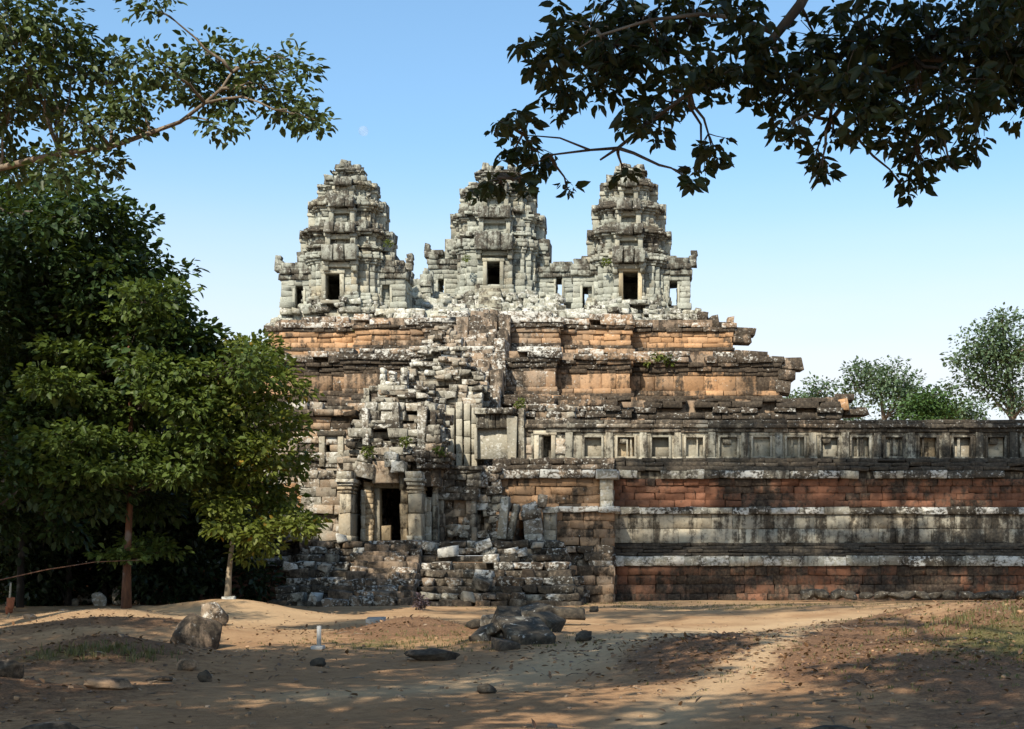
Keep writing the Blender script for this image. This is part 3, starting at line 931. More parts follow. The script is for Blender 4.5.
# ------------------------------------------------------------------ entrance gate (ruined pavilion), its plinth and stair
def gate():
    t = empty('gate_pavilion', (X(395, 61), 61, 2.3), 'ruined grey stone gate pavilion with black doorway between two square pillars', 'gate')
    mess = lambda r=0.1, g_=0.45, b=0.5, v=0.25: (lambda x, y, z: (min(1, max(0, r + v * 1.2 * fb(x, y, z, 0.8))), min(1, max(0, g_ + random.uniform(-v, v))), min(1, max(0, b + random.uniform(-v, v) - 0.3 * fb(x, y, z, 0.5)))))

    def S(B, a0, a1, r0, r1, Y, d=1.0, **k):
        stack(B, X(a0, Y), X(a1, Y), Z(r0, Y), Z(r1, Y), Y, Y + d, **k)
    # square porch pillars with moulded capitals
    for (a0, a1, dp) in ((338.5, 350.5, 1.0), (408, 421, 0.8)):
        B = Blocks()
        Y = 59.3
        s = Y / F
        xc, hw = X((a0 + a1) / 2, Y), (a1 - a0) / 2 * s
        zb, zt = Z(541, Y), Z(493, Y)
        wa = (0.22, 0.18, 0.42)
        zm = zb + (zt - zb) * 0.58
        B.add((xc, Y + dp, (zb + zm) / 2), (hw, dp, (zm - zb) / 2), 0.01, 0, 0, 0.02, 0.05, (0.35, 0.2, 0.34))
        B.add((xc + 0.012, Y + dp, (zm + zt) / 2), (hw - 0.01, dp, (zt - zm) / 2 - 0.004), 0.015, 0, 0, 0.025, 0.06, wa)
        B.add((xc, Y + dp, zb + 0.1), (hw + 0.05, dp + 0.05, 0.1), 0.0, 0, 0, 0.015, 0.03, wa)
        for j, (o, hh) in enumerate(((0.03, 0.07), (0.0, 0.07), (0.05, 0.09), (0.02, 0.06), (0.08, 0.12), (0.13, 0.16), (0.07, 0.26))):
            zt2 = zt + hh
            B.add((xc + random.gauss(0, .01), Y + dp, (zt + zt2) / 2), (hw + o, dp + o, hh / 2 - 0.003), random.gauss(0, .02), 0, 0, 0.03, 0.03, (0.4 if j < 4 else 0.1, 0.3 if j < 4 else 0.6, 0.4))
            zt = zt2
        B.build('pillar', M_PALE, t)
    # rear pillars and brick pier seen behind the left pillar
    B = Blocks()
    S(B, 400.5, 408, 478, 541, 60.2, 0.7, h=0.5, L=1, a=(0.6, 0.1, 0.42), jit=0.02)
    B.build('pier', M_PALE, t)
    B = Blocks()
    S(B, 361, 365, 490, 541, 60.5, 0.5, h=0.5, L=1, a=(0.1, 0.4, 0.1), jit=0.01)
    B.build('pier', M_PALE, t)
    B = Blocks()
    S(B, 364, 373, 482, 541, 60.6, 0.8, h=0.22, L=0.5, a=(0.6, 0.15, 0.35), jit=0.02)
    B.build('pier', M_PALE, t)
    B = Blocks()
    S(B, 424, 431, 497, 541, 60.3, 0.6, h=0.5, L=1, a=(0.1, 0.4, 0.2), jit=0.01)
    B.build('pier', M_PALE, t)
    B = Blocks()
    S(B, 432.5, 438, 470, 541, 60.5, 0.6, h=0.5, L=1, a=(0.1, 0.2, 0.45), jit=0.01)
    B.build('pier', M_PALE, t)
    # door frame
    B = Blocks()
    Y = 60.9
    B.box(X(373.5, Y), X(379.5, Y), Y, Y + 0.6, Z(541, Y), Z(488, Y), (0.15, 0.25, 0.15), 0.01, 0.02)
    B.box(X(402, Y), X(408, Y), Y, Y + 0.6, Z(541, Y), Z(488, Y), (0.15, 0.25, 0.2), 0.01, 0.02)
    B.box(X(370, Y), X(411, Y), Y - 0.05, Y + 0.6, Z(487.8, Y), Z(481, Y), (0.15, 0.25, 0.3), 0.01, 0.02)
    B.build('door_frame', M_PALE, t)
    # stone lying on the threshold
    # body of the gate: side walls, back room, wall above the door
    B = Blocks()
    S(B, 300, 373, 470, 541, 61.6, 5.0, a=mess(0.2, 0.45, 0.4), jit=0.04, L=0.7, jo=0.08)
    S(B, 408, 480, 470, 541, 61.6, 5.0, a=mess(0.1, 0.3, 0.55), jit=0.03, jo=0.05)
    S(B, 372, 410, 440, 482, 61.7, 5.0, a=mess(0.1, 0.3, 0.5), jit=0.03)
    S(B, 365, 420, 470, 541, 66.2, 0.8, a=(0.1, 0.1, 0.7))
    B.build('wall', M_GREY, t)
    # heavy lintel slab over the door and fallen gable above the porch
    B = Blocks()
    Y = 60.2
    B.box(X(373, Y), X(399, Y), Y, Y + 0.9, Z(483, Y), Z(461, Y), (0.25, 0.25, 0.3), 0.03, 0.05)
    B.box(X(356, Y), X(374, Y), Y - 0.2, Y + 0.9, Z(478, Y), Z(463, Y), (0.1, 0.55, 0.45), 0.05, 0.05, ry=0.18)
    B.box(X(399, Y), X(404, Y), Y, Y + 0.9, Z(484, Y), Z(466, Y), (0.1, 0.3, 0.5), 0.03, 0.04)
    rows = [(470, 455, 334, 447), (455, 447, 340, 446), (447, 438, 346, 443), (438, 429, 352, 441), (429, 420, 357, 440), (420, 411, 362, 437), (411, 402, 368, 433), (402, 394, 374, 428), (394, 386, 381, 421)]
    for (rb, rt, a0, a1) in rows:
        k = rb / 470
        S(B, a0, a1, rt, rb, Y + 0.15 + (470 - rb) * 0.012, 2.0, h=random.choice((0.2, 0.36, 0.36)), L=random.choice((0.38, 0.5, 0.75)), a=mess(0.08, 0.42, 0.52, 0.3), jit=0.05, bev=0.05, miss=0.11, jo=0.15, out=lambda t_: random.uniform(-0.08, 0.14))
    B.build('fallen_gable', M_GREY, t)
    for (px, rt, rb, wd, dz, dkk, ry_) in ((366, 408, 446, 6, 0.1, 0.6, -0.05), (395, 402, 440, 7, 0.2, 0.62, 0.0), (421, 405, 452, 8, 0.3, 0.55, 0.04), (433, 412, 446, 6, 0.2, 0.7, 0.0)):
        Yq = 60.15 + (470 - (rt + rb) / 2) * 0.012 - dz * 0.5
        B = Blocks()
        B.add((X(px, Yq), Yq + 0.2, (Z(rt, Yq) + Z(rb, Yq)) / 2), (wd / 2 * Yq / F, 0.3, (Z(rt, Yq) - Z(rb, Yq)) / 2), random.gauss(0, .08), 0, ry_, 0.05, 0.07, (0.1, random.uniform(0.3, 0.7), dkk))
        B.build('upright_slab', M_GREY, t)
    # projecting capital block, right of the gable
    B = Blocks()
    S(B, 418, 446, 452, 468, 59.6, 1.6, h=0.2, L=0.5, a=mess(0.05, 0.4, 0.6), out=lambda q: 0.22 * q, jit=0.05)
    S(B, 421, 440, 468, 486, 59.9, 1.2, h=0.3, L=0.6, a=mess(0.15, 0.2, 0.55), jit=0.03)
    S(B, 426, 440, 426, 452, 59.9, 1.2, h=0.3, L=0.6, a=mess(0.05, 0.3, 0.5), jit=0.05)
    S(B, 385, 396, 452, 466, 59.7, 1.2, h=0.25, L=0.6, a=mess(0.05, 0.8, 0.3), jit=0.05)
    S(B, 392, 404, 462, 471, 59.5, 1.2, h=0.25, L=0.6, a=mess(0.05, 0.8, 0.3), jit=0.05)
    B.build('capital', M_GREY, t)
    # left wing with its window
    B = Blocks()
    Y = 62.4
    xw0, xw1, zw0, zw1 = X(325, Y), X(338, Y), Z(464, Y), Z(436, Y)
    gp = [(xw0, xw1, Y - 1, Y + 1.2, zw0, zw1)]
    S(B, 268, 352, 436, 541, Y, 4.0, a=mess(0.2, 0.5, 0.42, 0.3), jit=0.035, jo=0.07, gaps=gp, core=False, depth=1.1, L=0.65)
    S(B, 270, 350, 410, 436, Y + 0.02, 4.0, a=mess(0.35, 0.25, 0.6), jit=0.02, L=1.0, h=0.28, out=lambda q: 0.25 * (q > 0.7))
    S(B, 268, 360, 403, 410, Y + 0.3, 3.0, a=mess(0.1, 0.6, 0.5), jit=0.06, miss=0.3, jo=0.15)
    B.build('wing', M_GREY, t)
    B = Blocks()
    a_ = (0.12, 0.3, 0.15)
    B.box(xw0 - 0.22, xw0, Y - 0.1, Y + 0.7, zw0 - 0.1, zw1, a_, 0.01, 0.02)
    B.box(xw1, xw1 + 0.24, Y - 0.1, Y + 0.7, zw0 - 0.1, zw1, a_, 0.01, 0.02)
    B.box(xw0 - 0.3, xw1 + 0.3, Y - 0.14, Y + 0.7, zw1 + 0.003, zw1 + 0.2, (0.2, 0.2, 0.6), 0.01, 0.02)
    B.build('window_frame', M_PALE, t)
    B = Blocks()
    B.box(X(278, Y), X(297, Y), Y - 0.12, Y + 0.3, Z(463, Y), Z(442, Y), (0.1, 0.4, 0.05), 0.02, 0.03)
    B.build('facing_slab', M_WARM, t)
    B = Blocks()
    B.box(X(298, Y), X(310, Y), Y - 0.14, Y + 0.3, Z(508, Y), Z(487, Y), (1.0, 0.0, 0.05), 0.03, 0.03)
    B.build('facing_slab', M_WARM, t)
    B = Blocks()
    B.box(X(282, Y), X(296, Y), Y - 0.2, Y + 0.3, Z(505, Y), Z(484, Y), (0.9, 0.3, 0.2), 0.04, 0.04)
    B.build('facing_slab', M_WARM, t)
    # right false door with its carved pediment
    B = Blocks()
    Y = 60.8
    S(B, 436, 478, 473, 500, Y, 1.0, h=0.28, L=0.5, a=mess(0.05, 0.35, 0.62, 0.2), jit=0.04, jo=0.06, out=lambda q: 0.1 * q)
    S(B, 434, 480, 466, 473, Y - 0.1, 1.0, h=0.13, L=0.9, a=mess(0.05, 0.4, 0.75, 0.2), jit=0.02, out=lambda q: 0.12 * q)
    S(B, 436, 444, 500, 541, Y + 0.1, 0.8, h=0.5, L=1, a=mess(0.1, 0.2, 0.55), jit=0.015)
    S(B, 466, 476, 500, 541, Y + 0.1, 0.8, h=0.5, L=1, a=mess(0.1, 0.2, 0.55), jit=0.015)
    S(B, 444, 466, 500, 541, Y + 0.42, 0.8, h=0.3, L=0.5, a=mess(0.3, 0.2, 0.55), jit=0.04, jo=0.06)
    for i in range(14):
        B.add((X(random.uniform(446, 466), Y), Y + 0.2, 2.45 + random.uniform(0, 0.7)), (0.14, 0.16, 0.11), random.random(), random.gauss(0, .3), random.gauss(0, .3), 0.04, 0.04, (0.1, 0.6, 0.3))
    B.build('false_door', M_GREY, t)
    # crumbled corner to the right of the false door
    B = Blocks()
    S(B, 476, 502, 466, 545, 61.2, 3.0, a=mess(0.15, 0.55, 0.5, 0.3), jit=0.06, jo=0.16, L=0.5, h=0.3, miss=0.1, bev=0.06)
    B.build('crumbled_corner', M_GREY, t)
    return t


def inner_gate():
    t = empty('inner_gate', (X(455, 66), 66, 5), 'pale grey pillared ruin rising behind the entrance gate below the stair', 'gate')
    mess = lambda r=0.1, g_=0.45, b=0.4, v=0.25: (lambda x, y, z: (min(1, max(0, r + v * fb(x, y, z, 0.8))), min(1, max(0, g_ + random.uniform(-v, v))), min(1, max(0, b + random.uniform(-v, v) - 0.3 * fb(x, y, z, 0.5)))))

    def S(B, a0, a1, r0, r1, Y, d=1.0, **k):
        stack(B, X(a0, Y), X(a1, Y), Z(r0, Y), Z(r1, Y), Y, Y + d, **k)
    B = Blocks()
    S(B, 360, 482, 398, 470, 65.6, 4.0, h=0.26, L=0.5, a=mess(0.12, 0.4, 0.48), jit=0.05, jo=0.14, miss=0.1)
    S(B, 376, 482, 385, 398, 65.8, 4.0, h=0.24, L=0.45, a=mess(0.1, 0.45, 0.42), jit=0.05, jo=0.16, miss=0.12)
    S(B, 404, 478, 370, 385, 66.0, 4.0, h=0.22, L=0.42, a=mess(0.1, 0.5, 0.38), jit=0.05, jo=0.18, miss=0.12)
    S(B, 412, 466, 358, 370, 66.3, 3.0, h=0.2, L=0.4, a=mess(0.1, 0.55, 0.35), jit=0.06, jo=0.22, miss=0.16)
    S(B, 418, 460, 347, 358, 66.8, 3.0, h=0.18, L=0.36, a=mess(0.1, 0.6, 0.35), jit=0.06, jo=0.24, miss=0.2)
    S(B, 424, 458, 326, 348, 70.0, 3.0, h=0.2, L=0.36, a=mess(0.08, 0.5, 0.40), jit=0.06, jo=0.16, miss=0.12, narrow=lambda q: (0.5 * q, 0.5 * q))
    B.build('wall', M_GREY, t)
    # pale grooved pilasters
    for a0, a1, tp in ((447, 454, 408), (456, 462, 402), (464, 470, 404), (471.5, 477, 408)):
        B = Blocks()
        Y = 65.3
        for k in range(4):
            z0 = Z(470, Y) + k * (Z(tp, Y) - Z(470, Y)) / 4
            z1 = Z(470, Y) + (k + 1) * (Z(tp, Y) - Z(470, Y)) / 4
            B.box(X(a0, Y), X(a1, Y), Y, Y + 0.6, z0 + 0.004, z1 - 0.004, (0.08, 0.2, 0.15), 0.01, 0.03)
        B.build('pilaster', M_PALE, t)
    # ruined gable of zig-zag silhouette, left
    B = Blocks()
    S(B, 378, 405, 385, 398, 64.6, 0.8, h=0.28, a=(0.05, 0.5, 0.25), jit=0.02)
    S(B, 380, 402, 398, 402, 64.9, 0.8, h=0.15, a=(0.05, 0.2, 0.9), jit=0.01)
    S(B, 384, 400, 378, 385, 64.7, 0.8, h=0.15, a=(0.05, 0.9, 0.3), jit=0.05, narrow=lambda q: (0.3 * q, 0.3 * q))
    S(B, 389, 395, 371, 378, 64.8, 0.6, h=0.15, a=(0.05, 0.9, 0.3), jit=0.03)
    S(B, 380, 385, 368, 386, 64.9, 0.6, h=0.3, a=(0.05, 0.85, 0.3), jit=0.03)
    S(B, 401, 407, 368, 392, 64.9, 0.6, h=0.3, a=(0.05, 0.7, 0.4), jit=0.03)
    S(B, 364, 369, 388, 402, 64.6, 0.6, h=0.3, a=(0.05, 0.5, 0.5), jit=0.03)
    S(B, 369, 378, 386, 391, 64.6, 0.6, h=0.2, a=(0.2, 0.6, 0.5), jit=0.03)
    B.build('gable', M_PALE, t)
    # blank bay with pale panel under a dark fluted lintel
    B = Blocks()
    Y = 64.6
    S(B, 476, 512, 414, 428, Y, 1.0, h=0.6, L=0.22, a=mess(0.1, 0.15, 0.72, 0.15), jit=0.02, jo=0.03)
    S(B, 474, 514, 408, 414, Y - 0.15, 1.2, h=0.26, L=0.8, a=mess(0.1, 0.5, 0.6, 0.2), jit=0.03)
    B.build('lintel', M_PALE, t)
    B = Blocks()
    B.box(X(477, Y), X(507.5, Y), Y + 0.3, Y + 0.8, Z(458.5, Y), Z(428, Y), (0.08, 0.5, 0.0), 0.01, 0.02)
    B.build('panel', M_PALE, t)
    B = Blocks()
    B.box(X(508, Y), X(517, Y), Y - 0.02, Y + 0.9, Z(459, Y), Z(416, Y), (0.1, 0.35, 0.3), 0.02, 0.05)
    B.build('jamb', M_PALE, t)
    B = Blocks()
    B.box(X(518, Y), X(524, Y), Y + 0.1, Y + 0.9, Z(459, Y), Z(408, Y), (0.15, 0.3, 0.55), 0.02, 0.05)
    B.build('jamb', M_PALE, t)
    B = Blocks()
    B.box(X(474, Y), X(477, Y), Y - 0.02, Y + 0.9, Z(459, Y), Z(428, Y), (0.1, 0.3, 0.3), 0.02, 0.03)
    B.build('jamb', M_PALE, t)
    B = Blocks()
    S(B, 514, 532, 420, 462, 65.0, 1.0, h=0.35, a=mess(0.2, 0.3, 0.5), jit=0.03)
    S(B, 514, 575, 405, 424, 65.4, 1.2, h=0.25, a=mess(0.3, 0.4, 0.55), jit=0.05, jo=0.1, miss=0.05)
    S(B, 556, 566, 424, 462, 65.0, 0.9, h=0.3, a=mess(0.1, 0.4, 0.5), jit=0.04, jo=0.05)
    B.build('broken_wall', M_GREY, t)
    return t


def plinth():
    """stepped plinth under the gate with its worn stair"""
    t = empty('gate_plinth', (X(420, 57), 57, 0), 'crumbling stepped plinth with white lichen blocks under the entrance gate', 'plinth')
    rows = [614, 601, 594, 586, 578, 570, 562, 555, 548, 541]
    Ys = [54.4, 54.7, 55.2, 55.7, 56.2, 56.8, 57.3, 57.9, 58.4]
    B = Blocks()
    for i in range(9):
        Y = Ys[i]
        wt = (0.1, 0.5, 0.15, 0.65, 0.2, 0.75, 0.25, 0.7, 0.35)[i]

        def at(x, y, z, wt=wt):
            q = fb(x, y, z * 2, 0.45)
            return (min(1, max(0, 0.25 + 0.6 * q)), min(1, max(0, wt + random.uniform(-0.25, 0.1) - 0.3 * q)), min(1, max(0, 0.74 - 0.25 * wt + random.uniform(-.15, .15) + (0.1 if x > X(500, y) else 0))))
        course(B, rect(X(270 + 4 * i, Y), X(582 - 3 * i, Y), Y, 64.0), Z(rows[i], Y + 0.0), Z(rows[i + 1], Y), 0.0, 0.55, 0.8, at, 0.05, 0.06, 0.10 if i % 2 else 0.02, edges=(0, 1, 3), jo=0.12, yj=0.03)
        B.box(X(270 + 4 * i, Y) + 0.3, X(582 - 3 * i, Y) - 0.3, Y + 0.45, 64.0, Z(rows[i], Y), Z(rows[i + 1], Y) - 0.03, (0.2, 0.3, 0.6), 0, 0.01)
    B.build('stepped_base', M_GREY, t)
    B = Blocks()
    n = 11
    for i in range(n):
        y = 52.6 + i * 0.55
        z1 = 0.1 + (i + 1) * (2.36 - 0.1) / n
        xa, xb = X(343 + i * 1.0 - (6 if i < 4 else 0), 55), X(421 - i * 1.2, 55)
        xx = xa
        while xx < xb - 0.15:
            bl = min(random.uniform(0.4, 1.0), xb - xx)
            B.box(xx, xx + bl - 0.012, y + random.gauss(0, 0.05), y + 1.2, z1 - 0.45, z1 + random.gauss(0, 0.02), (0.26, random.choice((0.05, 0.2, 0.6)), 0.56), 0.05, 0.09)
            xx += bl
    B.build('stair', M_WARM, t)
    B = Blocks()
    for i in range(16):
        px = random.choice((random.uniform(278, 345), random.uniform(420, 505), random.uniform(505, 590)))
        k = random.randrange(9)
        Y = Ys[k]
        B.add((X(px, Y), Y + 0.22, Z(rows[k + 1], Y) + 0.1), (random.uniform(0.12, 0.36), random.uniform(0.15, 0.3), random.uniform(0.1, 0.2)), random.gauss(0, 0.4), random.gauss(0, 0.15), random.gauss(0, 0.15), 0.05, 0.06, (0.1, random.choice((0.2, 0.8, 1.0)), random.uniform(0.2, 0.6)))
    B.build('rubble', M_GREY, t)['kind'] = 'stuff'
    return t


def side_porch():
    """broken porch between the gate and the right-hand wall"""
    t = empty('side_porch', (X(556, 61), 61, 1.5), 'broken tan and grey stone porch between gate and long right wall', 'ruin')
    mess = lambda r=0.1, g_=0.45, b=0.4, v=0.25: (lambda x, y, z: (min(1, max(0, r + v * fb(x, y, z, 0.8))), min(1, max(0, g_ + random.uniform(-v, v))), min(1, max(0, b + random.uniform(-v, v) - 0.3 * fb(x, y, z, 0.5)))))

    def S(B, a0, a1, r0, r1, Y, d=1.0, **k):
        stack(B, X(a0, Y), X(a1, Y), Z(r0, Y), Z(r1, Y), Y, Y + d, **k)
    B = Blocks()
    S(B, 495, 600, 478, 512, 61.8, 3, h=0.38, L=0.75, a=mess(0.75, 0.08, 0.36, 0.2), jit=0.02)
    S(B, 493, 614, 470, 478, 61.6, 3, h=0.3, L=0.8, a=mess(0.1, 0.75, 0.4, 0.2), jit=0.03)
    S(B, 493, 614, 458, 470, 62.2, 3, h=0.2, L=0.8, a=mess(0.2, 0.3, 0.75, 0.2), jit=0.04)
    B.build('upper_wall', M_WARM, t)
    B = Blocks()
    S(B, 600, 613, 478, 512, 61.4, 1, h=0.4, L=0.8, a=mess(0.15, 0.55, 0.2), jit=0.02)
    S(B, 596, 617, 470, 478, 61.2, 1, h=0.3, L=0.8, a=mess(0.05, 0.8, 0.3), jit=0.03)
    B.build('pilaster', M_PALE, t)
    B = Blocks()
    S(B, 540, 614, 512, 546, 61.0, 2, h=0.34, L=0.7, a=mess(0.6, 0.12, 0.42, 0.2), jit=0.025)
    S(B, 556, 618, 506.5, 512, 60.8, 2, h=0.25, L=0.8, a=mess(0.0, 1.0, 0.2, 0.1), jit=0.03)
    S(B, 496, 519, 512, 552, 61.2, 2, h=0.34, L=0.7, a=mess(0.7, 0.1, 0.4, 0.2), jit=0.025)
    S(B, 519, 528, 512, 520, 61.2, 2, h=0.3, L=0.7, a=mess(0.3, 0.4, 0.4, 0.2), jit=0.025)
    S(B, 515, 545, 505, 560, 63.4, 0.6, a=(0.1, 0, 0.8))
    B.build('lower_wall', M_WARM, t)
    B = Blocks()
    S(B, 543, 556, 512, 548, 60.4, 0.5, h=0.9, L=1.0, a=mess(0.05, 0.5, 0.35), jit=0.02)
    S(B, 542, 558, 507, 512, 60.3, 0.7, h=0.3, L=1.0, a=mess(0.05, 0.8, 0.35), jit=0.03)
    B.build('pier', M_PALE, t)
    B = Blocks()
    S(B, 556, 612, 546, 575, 59.8, 3, h=0.3, L=0.6, a=mess(0.3, 0.35, 0.62, 0.2), jit=0.06, jo=0.1)
    S(B, 560, 613, 566, 604, 59.4, 3, h=0.36, L=0.6, a=mess(0.45, 0.15, 0.55, 0.2), jit=0.03, jo=0.05)
    S(B, 500, 566, 552, 604, 59.0, 3, h=0.26, L=0.5, a=mess(0.3, 0.32, 0.62, 0.3), jit=0.06, jo=0.12)
    B.build('base', M_GREY, t)
    return t


# right-hand wall, and its twin behind the trees on the left
terrace_wall(X(575, 62), 30.0, 'long right terrace wall banded in red laterite and pale sandstone', 1)
terrace_wall(-42.0, X(285, 62), 'shaded left terrace wall of laterite bands behind the leafy trees', -1)
GC = [X(p, 65) for p in (593, 626, 660.5, 694.5, 728.5, 761.5, 795.5, 829.5, 860.5, 894, 928, 962, 996, 1030, 1064, 1098, 1132, 1166, 1200, 1234)]
gallery(X(531, 65), X(1262, 65), GC, 'long roofless gallery wall with row of blind windows on right terrace', doors=(X(545, 65),))
gallery(-36.0, X(262, 65), [X(250 - 34 * k, 65) for k in range(12)], 'left gallery wall half hidden behind the tree crowns')
pyramid()
tower(349, 84, [306, 255, 233, 203, 185, 169], [39, 44, 37, 28, 17], 'left ruined stone tower with open doorway, beside the big tree',
      [(281, 312, 263, 295, 303.5, 289, 307, -1), (372, 405, 261, 381.5, 390, 288, 308, 1)], (326, 340, 274, 298), 11, True)
tower(629, 84, [307, 257, 233, 207, 184, 171], [38, 40, 35, 27, 18], 'right ruined stone tower with reddish door frame, under the overhanging leaves',
      [(573, 602, 259, 582.5, 592, 286, 306.5, 0), (660, 690, 258, 668, 677.5, 285, 306.5, 1)], (623, 638, 272, 298), 12, True)
tower(499, 96, [301, 243, 217, 190, 173], [42, 45, 36, 24], 'middle ruined stone tower at top of the steep stair',
      [(430, 466, 250, 438, 444, 281, 300, -1), (530, 573, 262, 556, 562, 280, 299, 0)], (487, 500, 262, 284), 13, True)
random.seed(21)
gate()
inner_gate()
plinth()
side_porch()


# rubble-strewn mound with a short stair that lifts the middle tower
def tower_mound():
    t = empty('tower_base', (X(499, 90), 90, 14), 'rubble base with short stair under the middle tower', 'tower base')
    B = Blocks()
    at = lambda x, y, z: (0.12, random.uniform(0.35, 0.85), random.uniform(0.25, 0.5))
    for i in range(6):
        Y = 86.5 + i * 1.0
        z0, z1 = Z(322 - i * 4.2, Y), Z(317 - i * 4.6, Y)
        course(B, rect(X(420 + i * 2, Y), X(566 - i * 2, Y), Y, 104), z0 - 0.3, z1, 0, 0.5, 0.9, at, 0.07, 0.06, 0.1, edges=(0, 1, 3), jo=0.15, yj=0.08)
        B.box(X(420 + i * 2, Y) + 0.4, X(566 - i * 2, Y) - 0.4, Y + 0.5, 104, z0 - 0.3, z1 - 0.04, (0.1, 0.4, 0.5), 0, 0.01)
    for i in range(60):
        k = random.random()
        Y = 86.3 + k * 6
        B.add((X(random.uniform(424, 562), Y), Y, Z(317 - k * 24, Y)), (random.uniform(0.12, 0.36), random.uniform(0.15, 0.4), random.uniform(0.08, 0.2)), random.gauss(0, .4), random.gauss(0, .2), random.gauss(0, .2), 0.05, 0.05, at(0, 0, 0))
    B.build('rubble_tier', M_TOWER, t)
    B = Blocks()
    Yw = 90.5
    for (a0, a1, tp) in ((398, 410, 272), (410, 421, 279), (421, 431, 268)):
        stack(B, X(a0, Yw), X(a1, Yw), Z(tp, Yw), Z(312, Yw), Yw, Yw + 1.2, h=0.36, L=0.55, a=(0.08, 0.35, 0.42), jit=0.04, jo=0.06, ragged=0.25, miss=0.02)
    B.build('connecting_wall', M_TOWER, t)
    B = Blocks()
    for i in range(10):
        Y = 86.0 + i * 0.62
        z = Z(316 - i * 3.1, Y)
        B.box(X(479, Y), X(501, Y), Y, Y + 1.4, z - 0.5, z, (0.3, 0.25, 0.5), 0.04, 0.05)
    B.build('stair', M_TOWER, t)


tower_mound()


# leaning pillar beside the side porch
def prop(name, label, cat, c, h, yaw, rx, ry, mat, a, jit=0.05, bev=0.06, group=None):
    B = Blocks()
    B.add(c, h, yaw, rx, ry, jit, bev, a)
    o = B.build(name, mat)
    return tag(o, label, cat, group)


Y = 60.0
B = Blocks()
xx, zz = X(534.5, Y), Z(537, Y)
ry = -0.13
for k, (hh, hw_) in enumerate(((0.32, 0.34), (0.30, 0.33), (0.28, 0.35), (0.20, 0.4))):
    off = (-0.85, -0.22, 0.38, 0.88)[k]
    B.add((xx + math.sin(ry) * off, Y, zz + math.cos(ry) * off), (hw_, 0.33, hh), 0, 0, ry + random.gauss(0, .02), 0.03, 0.04, (0.1, 0.6, 0.42))
B.add((X(530, Y), Y, Z(508, Y)), (0.28, 0.3, 0.18), 0.1, 0, -0.3, 0.04, 0.05, (0.05, 0.8, 0.4))
B.add((X(541.5, Y), Y + 0.2, Z(501, Y)), (0.16, 0.2, 0.24), 0.3, 0, 0.2, 0.03, 0.05, (0.1, 0.5, 0.5))
tag(B.build('leaning_pillar', M_GREY), 'grey lichened square pillar leaning left before a black gap', 'pillar')
Y = 60.2
prop('leaning_slab', 'tall pale slab leaning right at the side porch', 'slab', (X(504, Y), Y, Z(518, Y)), (0.17, 0.3, 0.85), 0, 0, 0.13, M_PALE, (0.15, 0.55, 0.3))
prop('leaning_slab', 'narrower grey slab propped beside the tall pale one', 'slab', (X(513.5, Y), Y + 0.1, Z(522, Y)), (0.13, 0.3, 0.72), 0, 0, 0.22, M_PALE, (0.1, 0.5, 0.45))
prop('threshold_stone', 'small tan block standing in the dark gate doorway', 'block', (X(385, 60.9), 61.2, Z(533, 60.9)), (0.19, 0.2, 0.3), 0.1, 0, 0, M_PALE, (0.7, 0.1, 0.1), 0.02, 0.04)


# ------------------------------------------------------------------ rocks and fallen carved blocks
def rock(name, label, cat, c, r, seed, mat, a, group=None, boxy=0.42, yaw=0.0, tilt=0.0, sub=4, rough=0.28):
    import bmesh
    bm = bmesh.new()
    bmesh.ops.create_icosphere(bm, subdivisions=sub, radius=1.0)
    sv = Vector((seed * 3.7, seed * 1.3, seed * 2.1))
    for v in bm.verts:
        p = v.co.normalized()
        if boxy:
            m = max(abs(p.x), abs(p.y), abs(p.z))
            p = p.lerp(p / m * 0.82, boxy)
        k = 1 + rough * mnoise.fractal(p * 1.3 + sv, 1.0, 2.0, 4) + 0.10 * rough * mnoise.fractal(p * 6 + sv, 1.0, 2.0, 3)
        # a few facets, as broken stone has
        q = p * k
        for j in range(9):
            n = Vector((math.sin(seed * 7 + j * 2.4), math.cos(seed * 5 + j * 1.7), math.sin(seed * 3 + j * 4.1))).normalized()
            d = q.dot(n) - 0.74
            if d > 0: q = q - n * d * 0.85
        v.co = q
    cy, sy, ct, s_t = math.cos(yaw), math.sin(yaw), math.cos(tilt), math.sin(tilt)
    for v in bm.verts:
        x, y, z = v.co.x * r[0], v.co.y * r[1], v.co.z * r[2]
        x, z = x * ct + z * s_t, -x * s_t + z * ct
        v.co = (x * cy - y * sy, x * sy + y * cy, z)
    me = bpy.data.meshes.new(name)
    bm.to_mesh(me); bm.free()
    for p in me.polygons: p.use_smooth = True
    at = me.attributes.new('tint', 'FLOAT_COLOR', 'POINT')
    at.data.foreach_set('color', np.tile(np.array([a[0], a[1], a[2], 0.5], np.float32), len(me.vertices)))
    o = link(name, me, mat)
    o.location = c
    return tag(o, label, cat, group)


def yground(py):
    """distance at which the flat ground shows at picture row py"""
    return EYE * F / (py - HOR)


def put(px, py):
    y = yground(py)
    for _ in range(8):
        y = (EYE - gh(X(px, y), y)) * F / (py - HOR)
    return X(px, y), y, gh(X(px, y), y)


def rock_at(name, label, px, py, w, h, seed, mat, a, d=None, cat='rock', **k):
    x, y, z = put(px, py)
    s = y / F
    return rock(name, label, cat, (x, y + 0.1, z + h * s * 0.32), (w * s / 2 * 1.15, (d or w * 0.8) * s / 2 * 1.15, h * s / 2 * 1.25), seed, mat, a, **k)


